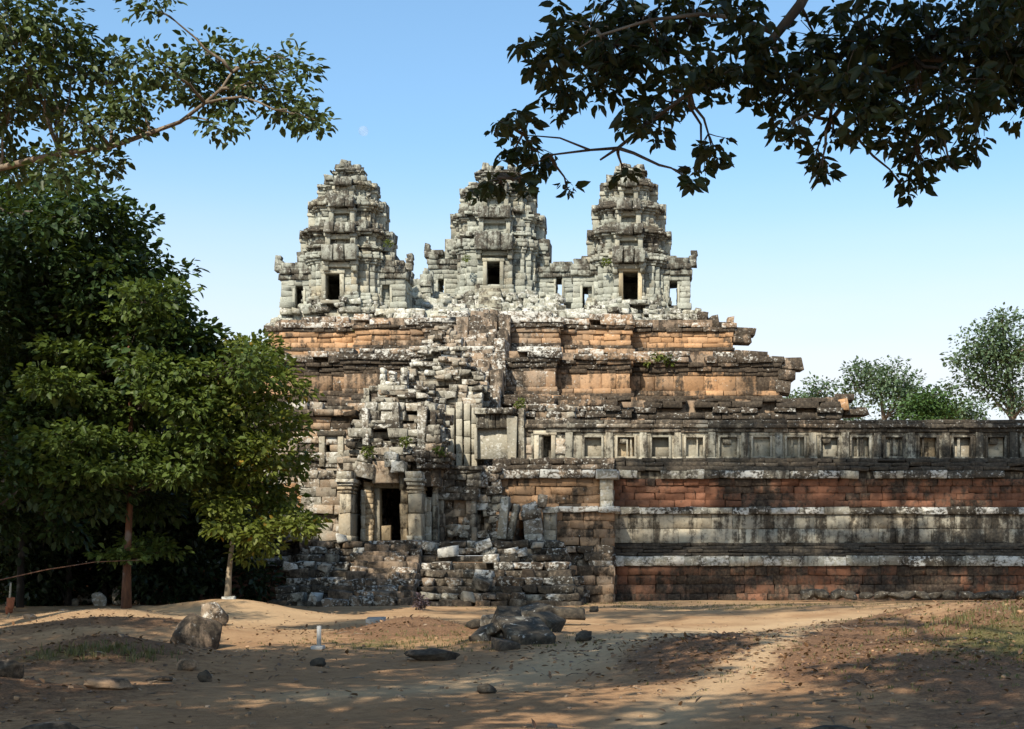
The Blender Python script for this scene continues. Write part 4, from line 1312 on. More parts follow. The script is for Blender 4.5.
rock_at('boulder', 'big tilted brown boulder with pale edge beside the slender tree', 196, 646, 46, 40, 1, M_WARM, (0.35, 0.2, 0.62), boxy=0.85, tilt=0.42, yaw=0.25, rough=0.16)
rock_at('lichen_block', 'white lichened block behind the big tilted boulder', 213, 621, 26, 26, 2, M_GREY, (0.25, 0.55, 0.5), boxy=0.6)
rock_at('rock', 'rounded reddish rock lying in front of the big tilted boulder', 184, 676, 20, 13, 3, M_WARM, (0.6, 0.0, 0.5), rough=0.15)
rock_at('rock', 'small brown rock touching the rounded reddish rock', 203, 674, 13, 13, 4, M_WARM, (0.4, 0.0, 0.55))
rock_at('rock', 'low flat reddish stone left of the rounded reddish rock', 158, 673, 26, 6, 5, M_WARM, (0.7, 0.0, 0.5), rough=0.12)
rock_at('boulder', 'broad brown boulder half sunk with grass at its side', 106, 689, 46, 12, 6, M_WARM, (0.6, 0.0, 0.42), rough=0.2)
rock_at('boulder', 'dark shaded boulder at left edge of the picture', 6, 690, 30, 20, 7, M_WARM, (0.4, 0.0, 0.62))
rock_at('boulder', 'dark flat boulder cut by bottom left edge of the picture', 42, 735, 56, 13, 8, M_WARM, (0.4, 0.0, 0.68))
rock_at('rock', 'black lump of stone below the white pipe stub', 317, 667, 15, 10, 10, M_GREY, (0.1, 0.05, 0.85))
rock_at('rock', 'dark little rock alone in the bare foreground sand', 486, 694, 18, 11, 11, M_GREY, (0.15, 0.05, 0.75))
rock_at('rock', 'rounded dark rock right of the heap of carved blocks', 583, 637, 17, 12, 12, M_GREY, (0.1, 0.1, 0.7))
rock_at('rock', 'small dark rock near the wall, right of the heap', 594, 613, 9, 7, 13, M_GREY, (0.1, 0.1, 0.8))
rock_at('boulder', 'dark long mound-shaped rock left of the carved block heap', 432, 660, 50, 13, 14, M_WARM, (0.4, 0.0, 0.66), rough=0.2)
rock_at('boulder', 'low dark boulder in right foreground below the grassy mound', 830, 735, 50, 9, 15, M_WARM, (0.25, 0.0, 0.8))

# heap of carved blocks in the middle ground
pile = [
    ('carved_block', 'broad dark carved block with pale lichen end at front of heap', 527, 647, 46, 17, 0.42, 0.30, 0.12, (0.0, 0.35, 0.6), 0.9),
    ('carved_block', 'slim grey lintel piece sloping down at left front of heap', 486, 652, 36, 8, -0.5, 0.1, -0.5, (0.0, 0.5, 0.55), 0.4),
    ('carved_block', 'upright dark slab in the middle of the heap', 507, 632, 26, 18, 0.2, 0.35, 0.1, (0.0, 0.2, 0.75), 0.5),
    ('carved_block', 'topmost grey carved block leaning on the heap', 526, 617, 46, 15, 0.5, 0.1, -0.28, (0.0, 0.4, 0.6), 0.6),
    ('carved_block', 'squared dark block at right shoulder of the heap', 545, 628, 22, 20, -0.3, 0.1, 0.35, (0.0, 0.25, 0.7), 0.6),
    ('carved_block', 'long black beam at far right back of the heap', 566, 613, 36, 10, 0.1, 0.0, 0.05, (0.05, 0.15, 0.8), 0.6),
    ('carved_block', 'small black cube at left tip of the heap', 472, 631, 10, 9, 0.3, 0.0, 0.1, (0.0, 0.1, 0.85), 0.35),
    ('carved_block', 'grey wedge next to the small black cube', 484, 634, 20, 10, -0.2, 0.2, -0.2, (0.0, 0.45, 0.6), 0.5),
    ('carved_block', 'brown square stub at bottom of the heap', 505, 656, 18, 10, 0.4, 0.1, 0.0, (0.4, 0.0, 0.6), 0.4),
    ('carved_block', 'grey stone tucked at back left of the heap', 496, 622, 18, 12, -0.4, 0.1, 0.3, (0.0, 0.55, 0.5), 0.5),
]
for (nm, lb, px, py, w_, h_, yw, rx_, ry_, a_, d_) in pile:
    x, y, z = put(px, 640 + (py - 640) * 0.55)
    y0 = y
    s = y0 / F
    zc = Z(py, y0)
    prop(nm, lb, 'carved block', (x, y0, max(zc, z + h_ * s * 0.35)), (w_ * s / 2, d_ / 2 + 0.1, h_ * s / 2), yw, rx_, ry_, M_GREY, (a_[0], a_[1] * 0.8, min(1, a_[2] + 0.1)), 0.07, 0.07, 'carved blocks heaped before the gate')  # extra darkness: shade over the heap put into the colour

# low line of stones at the foot of the right wall
for i in range(16):
    px = 806 + i * 14.5 + random.uniform(-3, 3)
    Yr = 60.2
    hh = random.uniform(9, 13) * (1.15 if i < 2 else 0.8)
    s = Yr / F
    rock('foot_stone', 'dark mossy stone in the low row along foot of right wall', 'stone', (X(px, Yr), Yr + random.uniform(-.2, .2), 0.1 + hh * s * 0.35), (0.36, 0.3, hh * s * 0.55), 30 + i, M_GREY, (0.05, 0.25, 0.78), 'stones along the foot of the right wall', boxy=0.85, sub=3)
# scattered dim rubble under the left trees
for i, (px, py, w_, h_, lb) in enumerate(((98, 606, 14, 16, 'pale grey block upright in shade left of the red trunk'), (85, 604, 16, 14, 'grey block leaning in shade left of the red trunk'), (72, 606, 12, 8, 'small pale block at end of the shaded rubble'), (116, 604, 9, 22, 'tall lichened stone next to the red trunk'), (137, 605, 7, 6, 'small tan stone right of the red trunk'), (28, 618, 13, 6, 'flat tan stone beside the orange cloth stake'), (62, 615, 12, 7, 'dull brown stone on the shaded forest edge'))):
    rock_at('rubble_stone', lb, px, py, w_, h_, 60 + i, M_GREY, (0.1 if i < 4 else 0.5, 0.6, 0.35), cat='stone', boxy=0.5, sub=3)


def tube(me_name, path, radii, seg=8):
    """vertices/faces of one tapered tube"""
    V, Fq = [], []
    n = len(path)
    pts = [Vector(p) for p in path]
    up = Vector((0.31, 0.17, 0.93))
    for i in range(n):
        d = (pts[min(i + 1, n - 1)] - pts[max(i - 1, 0)])
        d = d.normalized() if d.length > 1e-6 else Vector((0, 0, 1))
        u = d.cross(Vector((1, 0, 0)) if abs(d.x) < 0.9 else Vector((0, 1, 0))).normalized()
        v = d.cross(u)
        for k in range(seg):
            a = 2 * math.pi * k / seg
            V.append(pts[i] + (u * math.cos(a) + v * math.sin(a)) * radii[i])
    for i in range(n - 1):
        for k in range(seg):
            a, b = i * seg + k, i * seg + (k + 1) % seg
            Fq.append((a, b, b + seg, a + seg))
    Fq.append(tuple(range(seg))[::-1]); Fq.append(tuple(range((n - 1) * seg, n * seg)))
    return V, Fq


class Tubes:
    def __init__(self): self.V, self.F = [], []

    def add(self, path, radii, seg=8):
        v, f = tube('', path, radii, seg)
        o = len(self.V)
        self.V += v
        self.F += [tuple(i + o for i in q) for q in f]

    def build(self, name, mat, parent=None):
        me = bpy.data.meshes.new(name)
        me.from_pydata([tuple(v) for v in self.V], [], self.F)
        me.polygons.foreach_set('use_smooth', np.ones(len(me.polygons), dtype=bool))
        me.update()
        return link(name, me, mat, parent)


# white pipe stub, bluish slab, orange cloth stake, mauve clump
wp = plain('white_paint', (0.42, 0.41, 0.38), 0.7)
x, y, z = put(319, 649)
s = y / F
tb = Tubes(); tb.add([(x, y, z - 0.05), (x, y, z + 23 * s)], [0.042, 0.042], 12)
t0 = empty('pipe_stub', (x, y, z), 'short white pipe standing on a flat base in the sand', 'pipe')
tb.build('pipe', wp, t0)
B = Blocks(); B.box(x - 7 * s, x + 5 * s, y - 0.12, y + 0.12, z - 0.03, z + 3.4 * s, (0, 0, 0), 0.005, 0.015); B.build('base', wp, t0)
x, y, z = put(376, 627); s = y / F
prop('bluish_slab', 'small blue-grey slab lying flat on sand before the stair', 'slab', (x, y, z + 0.1), (9 * s, 0.25, 0.13), 0.05, 0.1, 0, plain('blue_grey_stone', (0.30, 0.30, 0.29), 0.85), (0, 0, 0), 0.02, 0.02)
x, y, z = put(10, 618); s = y / F
t0 = empty('cloth_stake', (x, y, z), 'thin pale stake wrapped in orange cloth at left forest edge', 'stake')
tb = Tubes(); tb.add([(x - 0.05, y, z - 0.1), (x + 0.02, y, z + 36 * s)], [0.035, 0.025], 8); tb.build('stake', BARK_PALE, t0)
B = Blocks()
B.add((x, y, z + 16 * s), (0.10, 0.07, 0.15), 0.2, 0, 0.06, 0.03, 0.05, (0, 0, 0)); B.add((x - 0.03, y, z + 9.5 * s), (0.08, 0.05, 0.11), 0.5, 0, -0.1, 0.03, 0.05, (0, 0, 0))
B.build('cloth', plain('orange_cloth', (0.30, 0.10, 0.045), 0.95), t0)


# ------------------------------------------------------------------ trees
LEAFT = np.array([(0, 0, 0), (-0.30, 0.32, 0.10), (-0.22, 0.70, 0.06), (0, 1.0, -0.08), (0.22, 0.70, 0.06), (0.30, 0.32, 0.10)])


def leaves(name, pos, out, size, mat, parent, width=1.0, flat=0.6, yel=0.0):
    """pos (n,3): where the leaves sit; out (n,3): where their tips point; ONE mesh"""
    n = len(pos)
    d = out + RNG.normal(0, 0.45, (n, 3))
    d[:, 2] -= 0.25
    d /= np.linalg.norm(d, axis=1, keepdims=True) + 1e-9
    up = RNG.normal(0, 1 - flat, (n, 3)); up[:, 2] += flat + 0.2
    sx = np.cross(d, up); sx /= np.linalg.norm(sx, axis=1, keepdims=True) + 1e-9
    uz = np.cross(sx, d)
    sz = size * RNG.uniform(0.45, 1.45, n)
    P = LEAFT[None, :, :] * sz[:, None, None]
    W = pos[:, None, :] + P[:, :, 0:1] * width * sx[:, None, :] + P[:, :, 1:2] * d[:, None, :] + P[:, :, 2:3] * uz[:, None, :]
    V = W.reshape(-1, 3)
    base = 6 * np.arange(n)[:, None]
    L = np.concatenate([base + np.array([0, 3, 2, 1]), base + np.array([0, 5, 4, 3])], axis=1).ravel()
    nf = 2 * n
    a = np.zeros((n, 4)); a[:, 0] = RNG.random(n) ** 1.3; a[:, 1] = RNG.random(n) - (0.5 if yel == 0 else 0) + yel; a[:, 3] = 1
    A = np.repeat(a, 6, axis=0)
    return link(name, np_mesh(name, V, L, np.arange(nf) * 4, np.full(nf, 4), A), mat, parent)


def clump_points(c, r, n_sub, per, sub_r, shell=0.55, squash=0.55, rad=False):
    """leaf positions in a clump: little sprays set mostly near the clump's surface"""
    c = np.array(c, float); r = np.array(r, float) * np.ones(3)
    u = RNG.normal(0, 1, (n_sub, 3)); u /= np.linalg.norm(u, axis=1, keepdims=True)
    q = shell + (1 - shell) * RNG.random(n_sub) ** 0.6
    q = np.where(RNG.random(n_sub) < 0.25, RNG.random(n_sub), q)
    # lumpy surface
    lump = np.array([1 + 0.28 * mnoise.noise(Vector(tuple(v * 1.7 + c))) for v in u])
    sc_ = c + u * (q * lump)[:, None] * r
    P = np.repeat(sc_, per, axis=0)
    off = RNG.normal(0, 1, P.shape)
    off *= (np.minimum(1.35, np.linalg.norm(off, axis=1)) / np.linalg.norm(off, axis=1))[:, None]
    off *= sub_r * np.array([1, 1, squash])
    P = P + off
    O = off / (sub_r + 1e-6) * 0.8 + np.repeat(u, per, axis=0) * 0.5
    return P, O, sc_


def curve_path(p0, p1, n=6, sag=0.1, wob=0.05):
    p0, p1 = Vector(p0), Vector(p1)
    d = (p1 - p0).length
    out = []
    for i in range(n + 1):
        t = i / n
        p = p0.lerp(p1, t)
        p.z += sag * d * math.sin(math.pi * t)
        k = wob * d * math.sin(math.pi * t)
        p += Vector((random.uniform(-k, k), random.uniform(-k, k), random.uniform(-k, k)))
        out.append(p)
    return out


def tree(name, label, trunk, tr, clumps, leaf, mat, bark, dens=1.0, per=16, sub_r=0.35, twigs=True, width=1.0, group=None, limb_from=0.45, limb_r=None, extra=None, yel=0.0, squash=0.55, shell=0.55, cat='tree', on_extra=True, sat=2, limb_bark=None):
    """trunk: list of points; clumps: [(centre, radius or (rx,ry,rz))]"""
    base = trunk[0]
    t = empty(name, base, label, cat, group)
    T, TB = Tubes(), Tubes()
    n = len(trunk)
    T.add(trunk, [tr * (1 - 0.75 * i / (n - 1)) * (1.25 if i == 0 else 1) for i in range(n)], 10)
    tp = [Vector(p) for p in trunk]
    exl = [Vector(p) for e_ in (extra or []) for p in e_[0][1:]] if on_extra else []
    PP, OO = [], []
    more = []
    for (c, r) in clumps:
        rm = np.array(r, float) * np.ones(3)
        for _ in range(sat):
            u = RNG.normal(0, 1, 3); u /= np.linalg.norm(u)
            more.append((tuple(np.array(c) + u * rm * RNG.uniform(0.95, 1.3)), tuple(rm * RNG.uniform(0.22, 0.42))))
    small = set(id(c) for c, r in more)
    for (c, r) in list(clumps) + more:
        rr = np.array(r, float) * np.ones(3)
        vol = float(rr.mean())
        ns = max(3, int(dens * 9 * vol * vol / (sub_r * sub_r) * 0.35))
        P, O, sc_ = clump_points(c, rr, ns, per, sub_r, squash=squash, shell=shell)
        PP.append(P); OO.append(O)
        # limb to the clump and twigs inside it
        k = int(limb_from * (n - 1))
        cv = Vector(c)
        st = min(tp[k:] + exl, key=lambda p: (p - cv).length + 0.7 * max(0, p.z - cv.z))
        lr = limb_r or tr * 0.3
        lr = min(lr, 0.03 * (st - cv).length + 0.01)
        path = curve_path(st, cv, 6, 0.08, 0.05)
        if id(c) in small: continue
        TB.add(path, [lr * (1 - 0.8 * i / 6) for i in range(7)], 7)
        if twigs:
            for q in sc_[:: max(1, len(sc_) // 14)]:
                TB.add(curve_path(path[4], q, 3, 0.05, 0.06), [lr * 0.22, lr * 0.16, lr * 0.1, lr * 0.05], 4)
    if extra:
        for (pth, r0, r1) in extra:
            m = len(pth)
            T.add(pth, [r0 + (r1 - r0) * i / (m - 1) for i in range(m)], 8)
    T.build('trunk', bark, t)
    TB.build('branches', limb_bark or bark, t)
    leaves('crown', np.concatenate(PP), np.concatenate(OO), leaf, mat, t, width, yel=yel)
    return t


def pc(px, py, Y, r):
    """clump given by picture place, distance and pixel radius"""
    s = Y / F
    return ((X(px, Y), Y, Z(py, Y)), r * s)


random.seed(5)
RNG = np.random.default_rng(5)
# --- upper-left tree: trunk out of frame at left, one long bare limb with sprays
Yb = 27.0
clumps = []
for (px, py, r) in ((285, 90, 30), (310, 105, 18), (255, 70, 26), (235, 95, 22), (215, 55, 24), (190, 85, 24), (165, 60, 20), (150, 100, 24), (120, 70, 30), (85, 60, 34), (60, 100, 34), (30, 60, 40), (20, 110, 36), (95, 120, 26), (140, 128, 14), (60, 20, 40), (10, 15, 36), (165, 8, 16), (230, 125, 10), (300, 60, 12), (20, 165, 26), (70, 165, 18), (110, 165, 10), (325, 120, 8), (-20, 90, 40), (-30, 30, 45)):
    c, r_ = pc(px - 10, py, Yb + random.uniform(-1.2, 1.2), r * 0.93)
    clumps.append((c, (r_, r_ * 1.3, r_ * 0.8)))
for (x, y, z, r) in ((-17, 30, 11, 2.0), (-20, 31, 11.5, 2.4), (-23, 31, 11.5, 2.4), (-18.5, 33, 12.2, 2.0), (-22, 34, 12.6, 2.4), (-21, 28, 10, 2.2), (-25, 34, 12, 2.6), (-24, 29, 9, 2.2), (-22, 36, 13.5, 2.4), (-25, 37, 15, 2.6), (-21.6, 37, 17, 2.2), (-28, 36, 13, 2.6), (-25, 35, 18, 2.4), (-29, 36, 17, 2.6), (-20.6, 35.5, 11.4, 1.8), (-27, 33, 10.5, 2.4)):
    clumps.append(((x, y, z), (r, r, r * 0.7)))
limb = [(X(px, Yb), Yb, Z(py, Yb)) for (px, py) in ((-70, 190), (0, 168), (60, 153), (110, 147), (150, 133), (180, 122), (205, 103), (222, 88), (232, 72))]
tree('overhanging_tree', 'leafy tree with long bare pale limb across the upper left sky', [(-18.2, 29, -0.2), (-18.3, 29, 4), (-18, 28.6, 8), (-18, 29, 10), (-18.4, 29.5, 12)], 0.45, clumps, 0.14, L_TOP, BARK, dens=1.5, per=16, sub_r=0.26, extra=[([(-18, 28.6, 7.2)] + limb, 0.07, 0.02)], limb_r=0.03)

# --- big dark tree at the left edge
Yb = 47.0
cl = []
for (px, py, r) in ((40, 200, 48), (85, 215, 40), (120, 235, 34), (10, 240, 50), (60, 270, 55), (110, 285, 48), (145, 275, 28), (20, 320, 55), (80, 340, 55), (130, 330, 45), (165, 310, 22), (10, 400, 55), (60, 410, 45), (115, 390, 45), (160, 360, 40), (-30, 300, 60), (-30, 220, 50), (190, 345, 26), (30, 470, 44), (90, 492, 36), (150, 490, 32), (205, 480, 28), (60, 515, 26), (-20, 460, 50), (5, 520, 26)):
    c, r_ = pc(px, py, Yb + random.uniform(-2.0, 2.5), r)
    cl.append((c, (r_, r_ * 1.2, r_ * 0.85)))
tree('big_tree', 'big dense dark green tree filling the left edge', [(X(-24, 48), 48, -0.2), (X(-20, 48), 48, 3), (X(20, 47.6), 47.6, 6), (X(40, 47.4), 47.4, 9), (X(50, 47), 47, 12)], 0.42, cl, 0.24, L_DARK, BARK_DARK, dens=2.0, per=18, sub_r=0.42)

# --- red-trunked tree with layered sunlit foliage
Yb = 45.0
cl = []
for (px, py, rx, rz) in ((150, 300, 34, 16), (110, 275, 24, 12), (120, 320, 42, 13), (175, 330, 30, 14), (90, 355, 40, 14), (160, 372, 40, 16), (215, 350, 28, 18), (60, 385, 36, 12), (120, 410, 44, 16), (190, 405, 40, 18), (70, 440, 40, 13), (150, 450, 44, 16), (250, 365, 26, 18), (100, 470, 40, 12), (40, 470, 36, 12), (145, 545, 22, 9), (120, 552, 18, 6), (165, 552, 10, 5), (180, 470, 36, 14), (20, 430, 30, 12), (210, 440, 30, 16)):
    s = Yb / F
    Yj = Yb + random.uniform(-1.2, 2.2)
    cl.append(((X(px, Yj), Yj, Z(py, Yj)), (rx * s, rx * s, rz * s)))
sp = [(X(px, 43.5), 43.5, Z(py, 43.5)) for (px, py) in ((0, 580), (45, 570), (95, 562), (140, 560))]
tree('red_trunk_tree', 'tree with straight reddish trunk and layered sunlit green foliage', [(X(126, 46), 46, -0.2), (X(127, 46), 46, 1.5), (X(130, 46), 46, 3.4), (X(131, 46), 46, 6), (X(128, 46), 46, 8.6)], 0.14, cl, 0.21, L_MID, BARK_RED, dens=1.8, per=16, sub_r=0.32, squash=0.35, limb_r=0.05, on_extra=False, limb_bark=BARK_DARK, extra=[(sp, 0.018, 0.010)], yel=0.0)

# --- slender young tree by the boulder
Yb = 46.5
cl = []
for (px, py, r) in ((262, 352, 26), (235, 375, 32), (280, 385, 28), (250, 410, 36), (215, 415, 26), (290, 425, 20), (235, 450, 34), (275, 455, 26), (210, 470, 20), (300, 462, 14), (255, 490, 30), (285, 500, 22), (240, 525, 22), (270, 535, 20), (300, 522, 16), (318, 520, 9), (258, 550, 9), (228, 500, 16), (205, 380, 20)):
    c, r_ = pc(px - 8, py, Yb + random.uniform(-1.2, 1.2), r)
    cl.append((c, (r_, r_ * 1.2, r_ * 0.75)))
x0, y0, z0 = put(228, 612)
y0 = 47.0
tree('slender_tree', 'slender young tree with thin pale trunk and bright yellow-green crown', [(X(227, y0), y0, 0.1), (X(229, y0), y0, 1.2), (X(233, y0), y0, 2.4), (X(238, y0), y0, 4.5), (X(245, y0), y0, 7.2)], 0.10, cl, 0.20, L_BRIGHT, BARK_PALE, dens=1.7, per=16, sub_r=0.30, limb_r=0.03, limb_from=0.5, yel=0.01, limb_bark=BARK_DARK)
x, y, z = put(229, 609)
prop('white_block', 'small whitewashed block at foot of the slender tree trunk', 'block', (X(229, 46.3), 46.3, Z(605, 46.3)), (0.17, 0.17, 0.24), 0.1, 0, 0, M_PALE, (0, 1.0, 0.0), 0.02, 0.04)

# --- dim trees of the forest edge behind
for k, (px, Yt, hgt_, r_) in enumerate(((20, 53, 11, 0.16), (68, 55, 12, 0.14), (104, 56, 10, 0.13), (150, 57, 11, 0.15), (190, 56, 10, 0.12), (-30, 52, 12, 0.2))):
    xt = X(px, Yt)
    cl = []
    for j in range(11):
        cl.append((min(xt + random.uniform(-2.4, 2.4), X(238, Yt) - 0.6), Yt + random.uniform(-1.5, 1.5), hgt_ * random.uniform(0.2, 0.95)))
        cl[-1] = (cl[-1], random.uniform(0.9, 1.4))
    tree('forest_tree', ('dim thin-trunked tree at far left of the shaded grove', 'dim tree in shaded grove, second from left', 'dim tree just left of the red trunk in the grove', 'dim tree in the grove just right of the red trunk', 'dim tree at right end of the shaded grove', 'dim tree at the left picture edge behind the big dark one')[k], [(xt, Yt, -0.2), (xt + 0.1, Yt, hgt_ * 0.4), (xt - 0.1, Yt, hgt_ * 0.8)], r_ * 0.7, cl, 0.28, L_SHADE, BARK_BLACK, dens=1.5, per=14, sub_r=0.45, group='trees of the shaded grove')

# undergrowth in front of the left wall: a dark leafy mass
P_, O_ = [], []
for k in range(80):
    px = random.uniform(-90, 258)
    Yu = random.uniform(54.5, 60)
    c = (X(px, Yu), Yu, random.uniform(0.3, 4.6))
    p, o, _ = clump_points(c, random.uniform(0.7, 1.2), 34, 14, 0.3)
    P_.append(p); O_.append(o)
ug = leaves('undergrowth', np.concatenate(P_), np.concatenate(O_), 0.24, L_SHADE, None)
tag(ug, 'dark leafy undergrowth under the left trees', 'undergrowth', kind='stuff')

# --- tree overhanging from the upper right, near the camera; its crown also shades the foreground
Yb = 9.0
cl = []
over = ((545, 58, 30), (590, 28, 38), (640, 25, 38), (690, 22, 34), (600, 72, 34), (560, 95, 24), (515, 122, 17), (500, 128, 10), (535, 160, 20), (512, 150, 16), (498, 182, 15), (525, 184, 12), (567, 187, 9), (640, 125, 24), (622, 172, 10), (662, 108, 24), (712, 70, 32), (750, 78, 28), (712, 150, 18), (700, 172, 8), (690, 180, 6), (752, 38, 24), (800, 92, 36), (820, 50, 44), (870, 35, 48), (930, 38, 50), (990, 28, 50), (788, 128, 18), (815, 160, 15), (822, 172, 10), (862, 115, 26), (900, 108, 38), (930, 138, 30), (918, 172, 20), (905, 192, 10), (960, 96, 36), (1000, 76, 38), (972, 152, 13), (950, 165, 10), (660, 60, 30), (620, 50, 26), (1010, 20, 40), (740, 10, 24), (560, 40, 16), (850, 80, 36), (900, 70, 40), (1020, 50, 40), (770, 60, 18), (1040, 90, 40), (985, 120, 18), (480, 190, 8), (835, 135, 12))
for (px, py, r) in over:
    c, r_ = pc(px, py, Yb + random.uniform(-0.7, 0.7), r)
    cl.append((c, (r_ * 1.15, r_ * 2.0, r_ * 0.9)))
q = lambda *a: [(X(px, Yb), Yb, Z(py, Yb)) for (px, py) in a]
br1 = [(7.0, 3.0, 5.2), (4.5, 6.0, 5.6)] + q((835, -60), (800, 5), (772, 40), (778, 62), (745, 77), (690, 92), (655, 118), (618, 148), (600, 160))
br2 = q((772, 32), (740, 18), (700, 14), (650, 20), (600, 35), (560, 60))
br3 = q((618, 148), (590, 150), (560, 138), (525, 135))
br4 = [(6.5, 4.0, 4.6)] + q((1080, 30), (985, 62), (915, 58), (860, 82), (830, 120))
br5 = q((590, 150), (550, 155), (510, 178))
# the crown above and behind the viewpoint: boughs set where their shade meets the ground in soft patches
def sunny(px, py):
    """True where the foreground lies in the sun"""
    if 170 < px < 490 and py < 651: return True
    if px > 815 and py < 655: return True
    if 40 < px < 130 and 655 < py < 668: return True
    tr = np.interp(py, [612, 630, 655, 680, 705, 735], [950, 830, 770, 725, 640, 560])
    if abs(px - tr) < 34: return True
    for (cx_, cy_, a_, b_) in ((150, 682, 62, 8), (448, 682, 60, 10), (565, 690, 45, 7), (250, 716, 40, 6), (930, 668, 26, 5)):
        if ((px - cx_) / a_) ** 2 + ((py - cy_) / b_) ** 2 < 1: return True
    return False


SR = random.Random(404)
big, shade, spots_ = [], [], []
for (x, y, z, r) in ((1, 0.5, 7.6, 1.4), (3.2, 3.2, 7.4, 1.4), (-1.0, 0, 8.2, 1.4), (5.5, 3.0, 7.4, 1.5), (6, 1, 10, 2.2), (7.5, 5, 9, 1.8), (0.4, 3.4, 8.6, 1.3), (2.4, 5.0, 8.6, 1.3), (4.2, 5.2, 8.8, 1.3), (-2.2, 2.6, 8.8, 1.2)):
    big.append(((x, y, z), (r, r, r * 0.75)))
tries = 0
while len(spots_) < 74 and tries < 6000:
    tries += 1
    ty = SR.uniform(12.5, 33.0)
    px = SR.uniform(-90, 1110)
    tx = X(px, ty)
    py = HOR + (EYE - gh(tx, ty)) * F / ty
    r = SR.uniform(0.75, 1.3)
    if sunny(px, py) or sunny(px - r * 40, py) or sunny(px + r * 40, py): continue
    if any((tx - q[0]) ** 2 + ((ty - q[1]) / 1.4) ** 2 < (0.72 * (r + q[2]) * 0.8) ** 2 for q in spots_): continue
    spots_.append((tx, ty, r))
    z = SR.uniform(9.5, 13.0)
    dh = z / math.tan(R(SUN_EL))
    c = (tx - math.sin(R(SUN_AZ)) * dh, ty - math.cos(R(SUN_AZ)) * dh, z)
    if c[2] - r < EYE + (HOR + 14) * max(c[1], 0) / F: continue
    (big if c[0] > -3.0 else shade).append((c, (r, r, r * 0.75)))
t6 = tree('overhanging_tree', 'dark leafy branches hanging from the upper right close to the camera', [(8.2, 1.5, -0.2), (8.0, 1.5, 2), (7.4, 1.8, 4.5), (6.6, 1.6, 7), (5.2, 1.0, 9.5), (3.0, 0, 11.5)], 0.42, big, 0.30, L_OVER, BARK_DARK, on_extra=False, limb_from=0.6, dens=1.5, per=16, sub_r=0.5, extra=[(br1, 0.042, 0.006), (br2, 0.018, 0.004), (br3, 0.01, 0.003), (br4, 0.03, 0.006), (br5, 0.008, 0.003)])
tree('shade_tree', 'tall tree beside the viewpoint whose crown shades the sand', [(-11.5, 3, -0.2), (-11.6, 3, 3), (-11.2, 3.5, 7), (-10.8, 5, 10), (-10.5, 8, 12.5)], 0.45, shade, 0.30, L_MID, BARK, dens=1.7, per=16, sub_r=0.5)
# the near sprays: whorls of long drooping leaves on twigs
PP, OO = [], []
T = Tubes()
allbr = [Vector(p) for b_ in (br1[2:], br2, br3, br4[1:], br5) for p in b_]
for (c, r) in cl:
    n_w = max(4, int(35 * (r[0] / 0.2) ** 2))
    u = RNG.normal(0, 1, (n_w, 3)); u /= np.linalg.norm(u, axis=1, keepdims=True)
    w_ = np.array(c) + u * (RNG.random(n_w) ** 0.45)[:, None] * np.array(r)
    near = min(allbr, key=lambda p: (p - Vector(c)).length)
    pth = curve_path(near, c, 4, 0.04, 0.06)
    T.add(pth, [0.012, 0.010, 0.008, 0.006, 0.004], 5)
    for k in range(0, n_w, 2):
        T.add(curve_path(pth[3], w_[k], 2, 0.03, 0.05), [0.004, 0.003, 0.002], 4)
    k = 5
    P = np.repeat(w_, k, axis=0)
    ang = RNG.uniform(0, 2 * np.pi, len(P))
    O = np.stack([np.cos(ang), np.sin(ang), -0.45 + RNG.normal(0, 0.3, len(P))], 1)
    P = P + O * 0.015
    PP.append(P); OO.append(O * 1.4)
T.build('twigs', BARK_DARK, t6)
leaves('spray', np.concatenate(PP), np.concatenate(OO), 0.080, L_OVER, t6, 0.75, flat=0.25)

# --- tall tree out to the right whose shade dapples the wall
cl = []
_sx, _sy, _sz = math.sin(R(SUN_AZ)), math.cos(R(SUN_AZ)), math.tan(R(SUN_EL))
random.seed(77)
targets = [(17 - 17 * random.random() ** 1.4, 62.5, random.uniform(0.2, 8.2)) for _ in range(29)]
targets += [(random.uniform(5, 17), 65, random.uniform(4, 9)) for _ in range(12)]
targets += [(random.uniform(-9, -2), 60, random.uniform(0, 4.5)) for _ in range(13)]
targets += [(random.uniform(-7.5, 3), random.uniform(40, 57), 0) for _ in range(15)]
for (tx, ty, tz) in targets:
    yy = random.uniform(37.5, 43) if ty > 58 else ty - random.uniform(19, 21)
    dh = (ty - yy) / _sy
    r = random.uniform(0.9, 1.7)
    c = (tx - _sx * dh, yy, tz + _sz * dh)
    if c[2] - r < EYE + (HOR + 12) * c[1] / F: continue      # keep clear of the open sky seen under the crown
    cl.append((c, (r, r, r * 0.7)))
for (x, y, z, r) in ((12, 41, 24.5, 2.2), (14, 39, 28, 2.0), (10.5, 39, 20.5, 1.7), (12.6, 40, 17.6, 1.6), (11.4, 37, 16.2, 1.2), (15, 41, 21, 2.0), (12.3, 36.5, 13.6, 1.1)):
    cl.append(((x, y, z), (r, r, r * 0.7)))
tree('tall_tree', 'tall finer-leaved tree reaching in at the right edge behind the dark branches', [(15, 40, -0.2), (14.8, 40, 6), (14.2, 40, 12), (13, 40, 17), (10.5, 40, 22), (7.5, 40, 26)], 0.5, cl, 0.24, L_MID, BARK, dens=1.1, per=16, sub_r=0.42)

